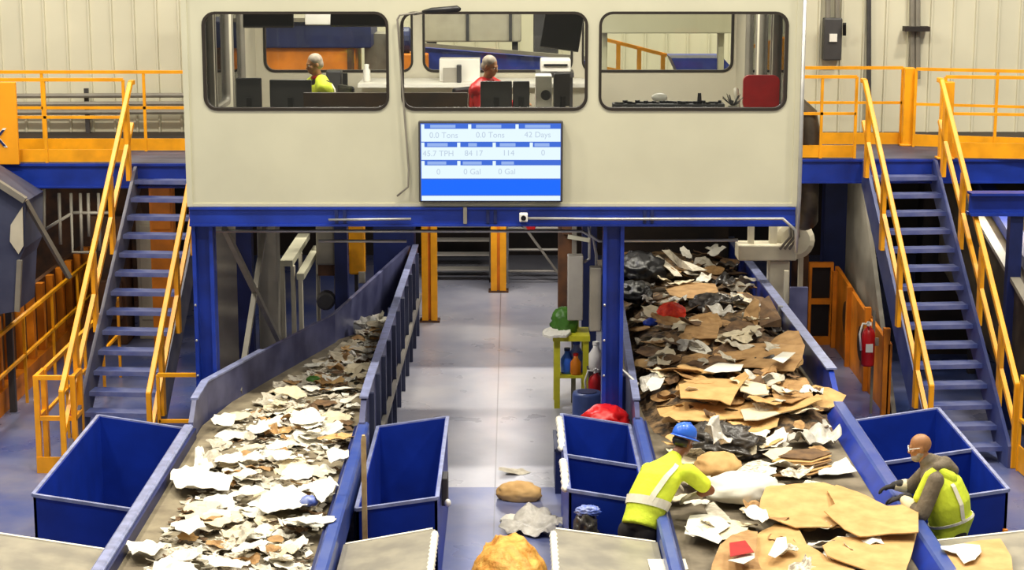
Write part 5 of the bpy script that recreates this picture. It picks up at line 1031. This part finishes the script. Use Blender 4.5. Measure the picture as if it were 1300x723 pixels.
MB().tube([P(0, -.12, .1), P(0, -.06, .165), P(0, .02, .178), P(0, .09, .14)], .012).build('ridge', 'helmet', hm, smooth=True)
face_bits(w1, P, Rm); b = MB(); b.ell(P(0, -.03, .0), (.082, .085, .06), Rm, 18, 10); b.build('hair', 'black', w1, smooth=True)
for i, (d_, pn_) in enumerate((((.9, -.1, -.35), (0, -.2, -1)), ((-.8, .25, -.3), (-.2, .3, -1)))):
    b = MB(); hand(b, wr[i], d_, pn_, -1 if i else 1, .35, .004); b.cap(wr[i], wr[i] - Vector(d_).normalized() * .05, .036, .04); b.build('glove', 'glove_g', w1, remesh=.008)
# ---- the bald worker in profile at the blue rail
F = (-.95, .3); pel, ch, nk, hc = V(3.91, 16.2, .95), V(3.86, 16.2, 1.25), V(3.73, 16.26, 1.5), V(3.645, 16.29, 1.66)
hip = (V(3.95, 16.11, .9), V(3.98, 16.29, .9)); kn = (V(3.88, 16.12, .5), V(3.93, 16.32, .5)); an = (V(3.95, 16.12, .085), V(4.0, 16.3, .085))
shd = (V(3.74, 16.06, 1.42), V(3.78, 16.42, 1.42)); el = (V(3.62, 15.99, 1.14), V(3.66, 16.6, 1.2)); wr = (V(3.5, 16.28, 1.19), V(3.5, 16.62, 1.2))
hdv = ((-.75, .55, -.25), (-.9, .3, -.3)); hpv = ((-.2, 0, -1), (-.2, 0, -1))
w2, rg, (P, Rm) = person('person', 'bald bearded person in yellow vest over grey hoodie resting dark gloves on the rail', (3.95, 16.2, 0), F, pel, ch, nk, hc, (-.93, .18, -.22), hip, kn, an, shd, el, wr, hdv, hpv, 'skin', tw=(.17, .2, .2, .18), td=(.15, .16, .15, .12))
clothe_legs(w2, rg, hip, kn, an, 'trousers', F)
b = MB(); loft(b, [(c, a * k, d * k) for (c, a, d), k in zip(rg, (1.02, 1.02, 1.02, 1.02, 1.02, 1.15))])
for i in (0, 1): limb(b, [shd[i], el[i], el[i].lerp(wr[i], .45)], [.082, .072, .06])
b.cap(V(3.76, 16.1, 1.53), V(3.87, 16.24, 1.5), .045, .07).cap(V(3.76, 16.4, 1.53), V(3.87, 16.26, 1.5), .045, .07).cap(V(3.86, 16.25, 1.51), V(3.93, 16.24, 1.46), .08, .06).cap(nk + V(.02, 0, -.05), nk + V(-.015, 0, .03), .1, .078)
b.build('hoodie', 'hoodie', w2, remesh=.012)
for i in (0, 1): MB().cap(el[i].lerp(wr[i], .4), el[i].lerp(wr[i], .82), .066, .05, 14).build('sleeve_cuff', 'cuff', w2, smooth=True)
vr = [(rg[0][0] - V(0, 0, .1), rg[0][1] * 1.15, rg[0][2] * 1.1), (rg[0][0] + V(.03, 0, .1), rg[0][1] * 1.28, rg[0][2] * 1.35)] + [(c + V(.02, 0, 0), a * k * .98, d * k) for (c, a, d), k in zip(rg[1:5], (1.3, 1.26, 1.22, 1.18))]
b = MB(); loft(b, vr); b.build('hi_vis_vest', 'hivis', w2, remesh=.013)
b = MB(); strip(b, vr, [(.3, PI * 2 * k / 28) for k in range(29)], .045, 1.05)
for a0 in (-.5, -2.4): strip(b, vr, [(.3 + k * .05, a0) for k in range(12)], .045, 1.06)
MB().cap(V(3.6, 16.06, 1.26), V(3.68, 16.08, 1.46), .05, .04).cap(V(3.68, 16.08, 1.46), V(3.76, 16.1, 1.5), .04, .045).cap(V(3.76, 16.1, 1.5), V(3.88, 16.12, 1.42), .045, .07).build('vest_strap', 'hivis', w2, remesh=.012)
o = b.build('reflective_tape', 'tape', w2); md = o.modifiers.new('t', 'SOLIDIFY'); md.thickness = .006
b = MB(); b.ell(P(0, .045, -.085), (.058, .055, .045), Rm, 16, 10).ell(P(0, .012, -.06), (.066, .06, .05), Rm, 16, 10); b.build('beard', 'hair_g', w2, remesh=.008)
face_bits(w2, P, Rm)
g = MB().tube([P(-.078, .0, .012), P(-.066, .085, .012)], .004).tube([P(.078, .0, .012), P(.066, .085, .012)], .004)
for s in (1, -1): g.tube([P(s * .033 + .026 * math.cos(a), .104 - .2 * (s * .033 + .026 * math.cos(a)) ** 2 * 10, .004 + .019 * math.sin(a)) for a in [k * PI / 6 for k in range(13)]], .0035)
g.tube([P(-.008, .106, .008), P(.008, .106, .008)], .004).build('glasses', 'white', w2)
for i in (0, 1):
    b = MB(); hand(b, wr[i], hdv[i], hpv[i], -1 if i else 1, .4, .005); b.cap(wr[i], wr[i] - Vector(hdv[i]).normalized() * .06, .04, .045); b.build('glove', 'glove_d', w2, remesh=.008)
# ---- the two seated in the cabin
def office_chair(x, y, rz, lab):
    t = thing('office_chair', lab, 'chair', (x, y, FZ), rz, 'office chairs in the cabin')
    MB().box(-.24, .24, -.22, .24, .42, .5).build('seat', 'black', t, local=True, bevel=.03); MB().box(-.21, .21, -.32, -.26, .6, 1.0).build('backrest', 'black', t, local=True, bevel=.03)
    MB().bar((0, -.24, .45), (0, -.29, .7), .06, .03).build('back_bar', 'dkgrey', t, local=True); MB().lathe((0, 0, .06), [(.03, 0), (.025, .37)], 12).build('column', 'dkgrey', t, local=True)
    for k in range(5): a = k * 2 * PI / 5; MB().bar((0, 0, .08), (.27 * math.cos(a), .27 * math.sin(a), .05), .04, .03).ell((.27 * math.cos(a), .27 * math.sin(a), .025), (.025, .025, .025), nu=8, nv=6).build('leg', 'dkgrey', t, local=True)
def seated(lab, x, y, F, face, shirt, vest, tp, hair, hz, skin):
    f = V(F[0], F[1], 0).normalized(); r = f.cross(V(0, 0, 1)); q = V(x, y, 0)
    pel, ch, nk, hc = q + V(0, 0, FZ + .58), q + f * .03 + V(0, 0, FZ + .88), q + f * .07 + V(0, 0, FZ + 1.1), q + f * .13 + V(0, 0, hz)
    hip = (pel - r * .09, pel + r * .09); kn = tuple(h + f * .42 for h in hip); an = tuple(k + V(0, 0, -.42) for k in kn)
    sh = (nk - r * .19 - V(0, 0, .08), nk + r * .19 - V(0, 0, .08)); el = tuple(s + f * .12 + r * .05 * (1 if i else -1) - V(0, 0, .24) for i, s in enumerate(sh)); wr = tuple(e + f * .22 + V(0, 0, .06) for e in el)
    t, rg, (P, Rm) = person('person', lab, (x, y, FZ), F, pel, ch, nk, hc, face, hip, kn, an, sh, el, wr, (f, f), (V(0, 0, -1), V(0, 0, -1)), skin, vox=.011)
    b = MB(); limb(b, [hip[0], kn[0], an[0]], [.1, .075, .06]); limb(b, [hip[1], kn[1], an[1]], [.1, .075, .06]); b.build('trousers', 'trousers', t, remesh=.018)
    b = MB(); loft(b, [(c, a * 1.04, d * 1.04) for c, a, d in rg])
    for i in (0, 1): limb(b, [sh[i], el[i], el[i].lerp(wr[i], .5)], [.078, .062, .052])
    b.build('shirt', shirt, t, remesh=.016)
    vr = [(c, a * 1.14, d * 1.16) for c, a, d in rg[:5]]; b = MB(); loft(b, vr)
    for i in (0, 1): b.cap(nk.lerp(sh[i], .4), sh[i].lerp(el[i], .14), .085, .104)
    b.build('safety_vest', vest, t, remesh=.016)
    b = MB()
    for a0 in (-.6, -2.5, .6, 2.5): strip(b, vr, [(.2 + k * .07, a0) for k in range(12)], .06, 1.06)
    o = b.build('vest_band', tp, t); md = o.modifiers.new('t', 'SOLIDIFY'); md.thickness = .006
    MB().tube([nk + (r * math.cos(a) + f * math.sin(a)) * .075 + V(0, 0, .01) for a in [k * PI / 6 for k in range(13)]], .022).build('collar', 'red', t, smooth=True)
    face_bits(t, P, Rm, hair)
seated('person in yellow vest seated behind the wide monitor in the first cabin window', -2.3, 23.2, (-.85, -.5), (-.85, -.45, -.2), 'dkbrown', 'hivis', 'tape', 'hair_g', 4.53, 'skin')
seated('grey haired person in red shirt seated in the middle cabin window', -.36, 22.9, (.75, -.65), (.8, -.5, -.25), 'red', 'red', 'tape', 'hair_g', 4.53, 'skin')
office_chair(-2.3, 23.2, math.atan2(.5, .85) + PI / 2 - .0 + PI * 0, 'dark office chair under the person in the first cabin window')
office_chair(-.36, 22.9, math.atan2(-.65, .75) - PI / 2, 'dark office chair under the person in the middle cabin window')
# ================================================================== light
W = bpy.data.worlds.new('hall'); SC.world = W; W.use_nodes = True; bg = W.node_tree.nodes['Background']; bg.inputs['Color'].default_value = (1, .97, .9, 1); bg.inputs['Strength'].default_value = .32
def area(name, loc, rot, sx, sy, e, col=(1, .94, .8)):
    d = bpy.data.lights.new(name, 'AREA'); d.shape = 'RECTANGLE'; d.size = sx; d.size_y = sy; d.energy = e; d.color = col
    o = bpy.data.objects.new(name, d); COL.objects.link(o); o.location = loc; o.rotation_euler = rot; return o
for x in (-8, -2.7, 2.7, 8):
    for y, e in ((11, 300), (17.5, 730), (31, 820)): area('high_bay_lamp', (x, y, 12.5), (0, 0, 0), 1.2, .6, e)
for x in (-7.5, 7.5): area('high_bay_lamp', (x, 22.5, 12.5), (0, 0, 0), 1.2, .6, 560)
for y, e in ((23.0, 42), (27.5, 45), (31.0, 75)): area('under_deck_fill', (-.2, y, 2.8), (0, 0, 0), .9, .15, e, (1, .96, .93))  # fill lights added to brighten the aisle under the cabin
for x, y in ((4.1, 25.6), (-5.4, 24.4), (-7.2, 26.2), (6.2, 24.0)): area('under_deck_fill', (x, y, 2.83), (0, 0, 0), .9, .15, 32)  # more added fill, lifting the guards and machines under the walkways
for x in (-2.2, -.2, 1.9): area('cabin_ceiling_lamp', (x, 23, 6.05), (0, 0, 0), 1.2, .6, 75, (1, .95, .86))
vs_ = SC.view_settings; vs_.view_transform = 'Standard'; vs_.look = 'None'; vs_.gamma = 1; vs_.exposure = 0; vs_.use_curve_mapping = False
SC.display_settings.display_device = 'sRGB'
SC.cycles.max_bounces = 8; SC.cycles.transparent_max_bounces = 12
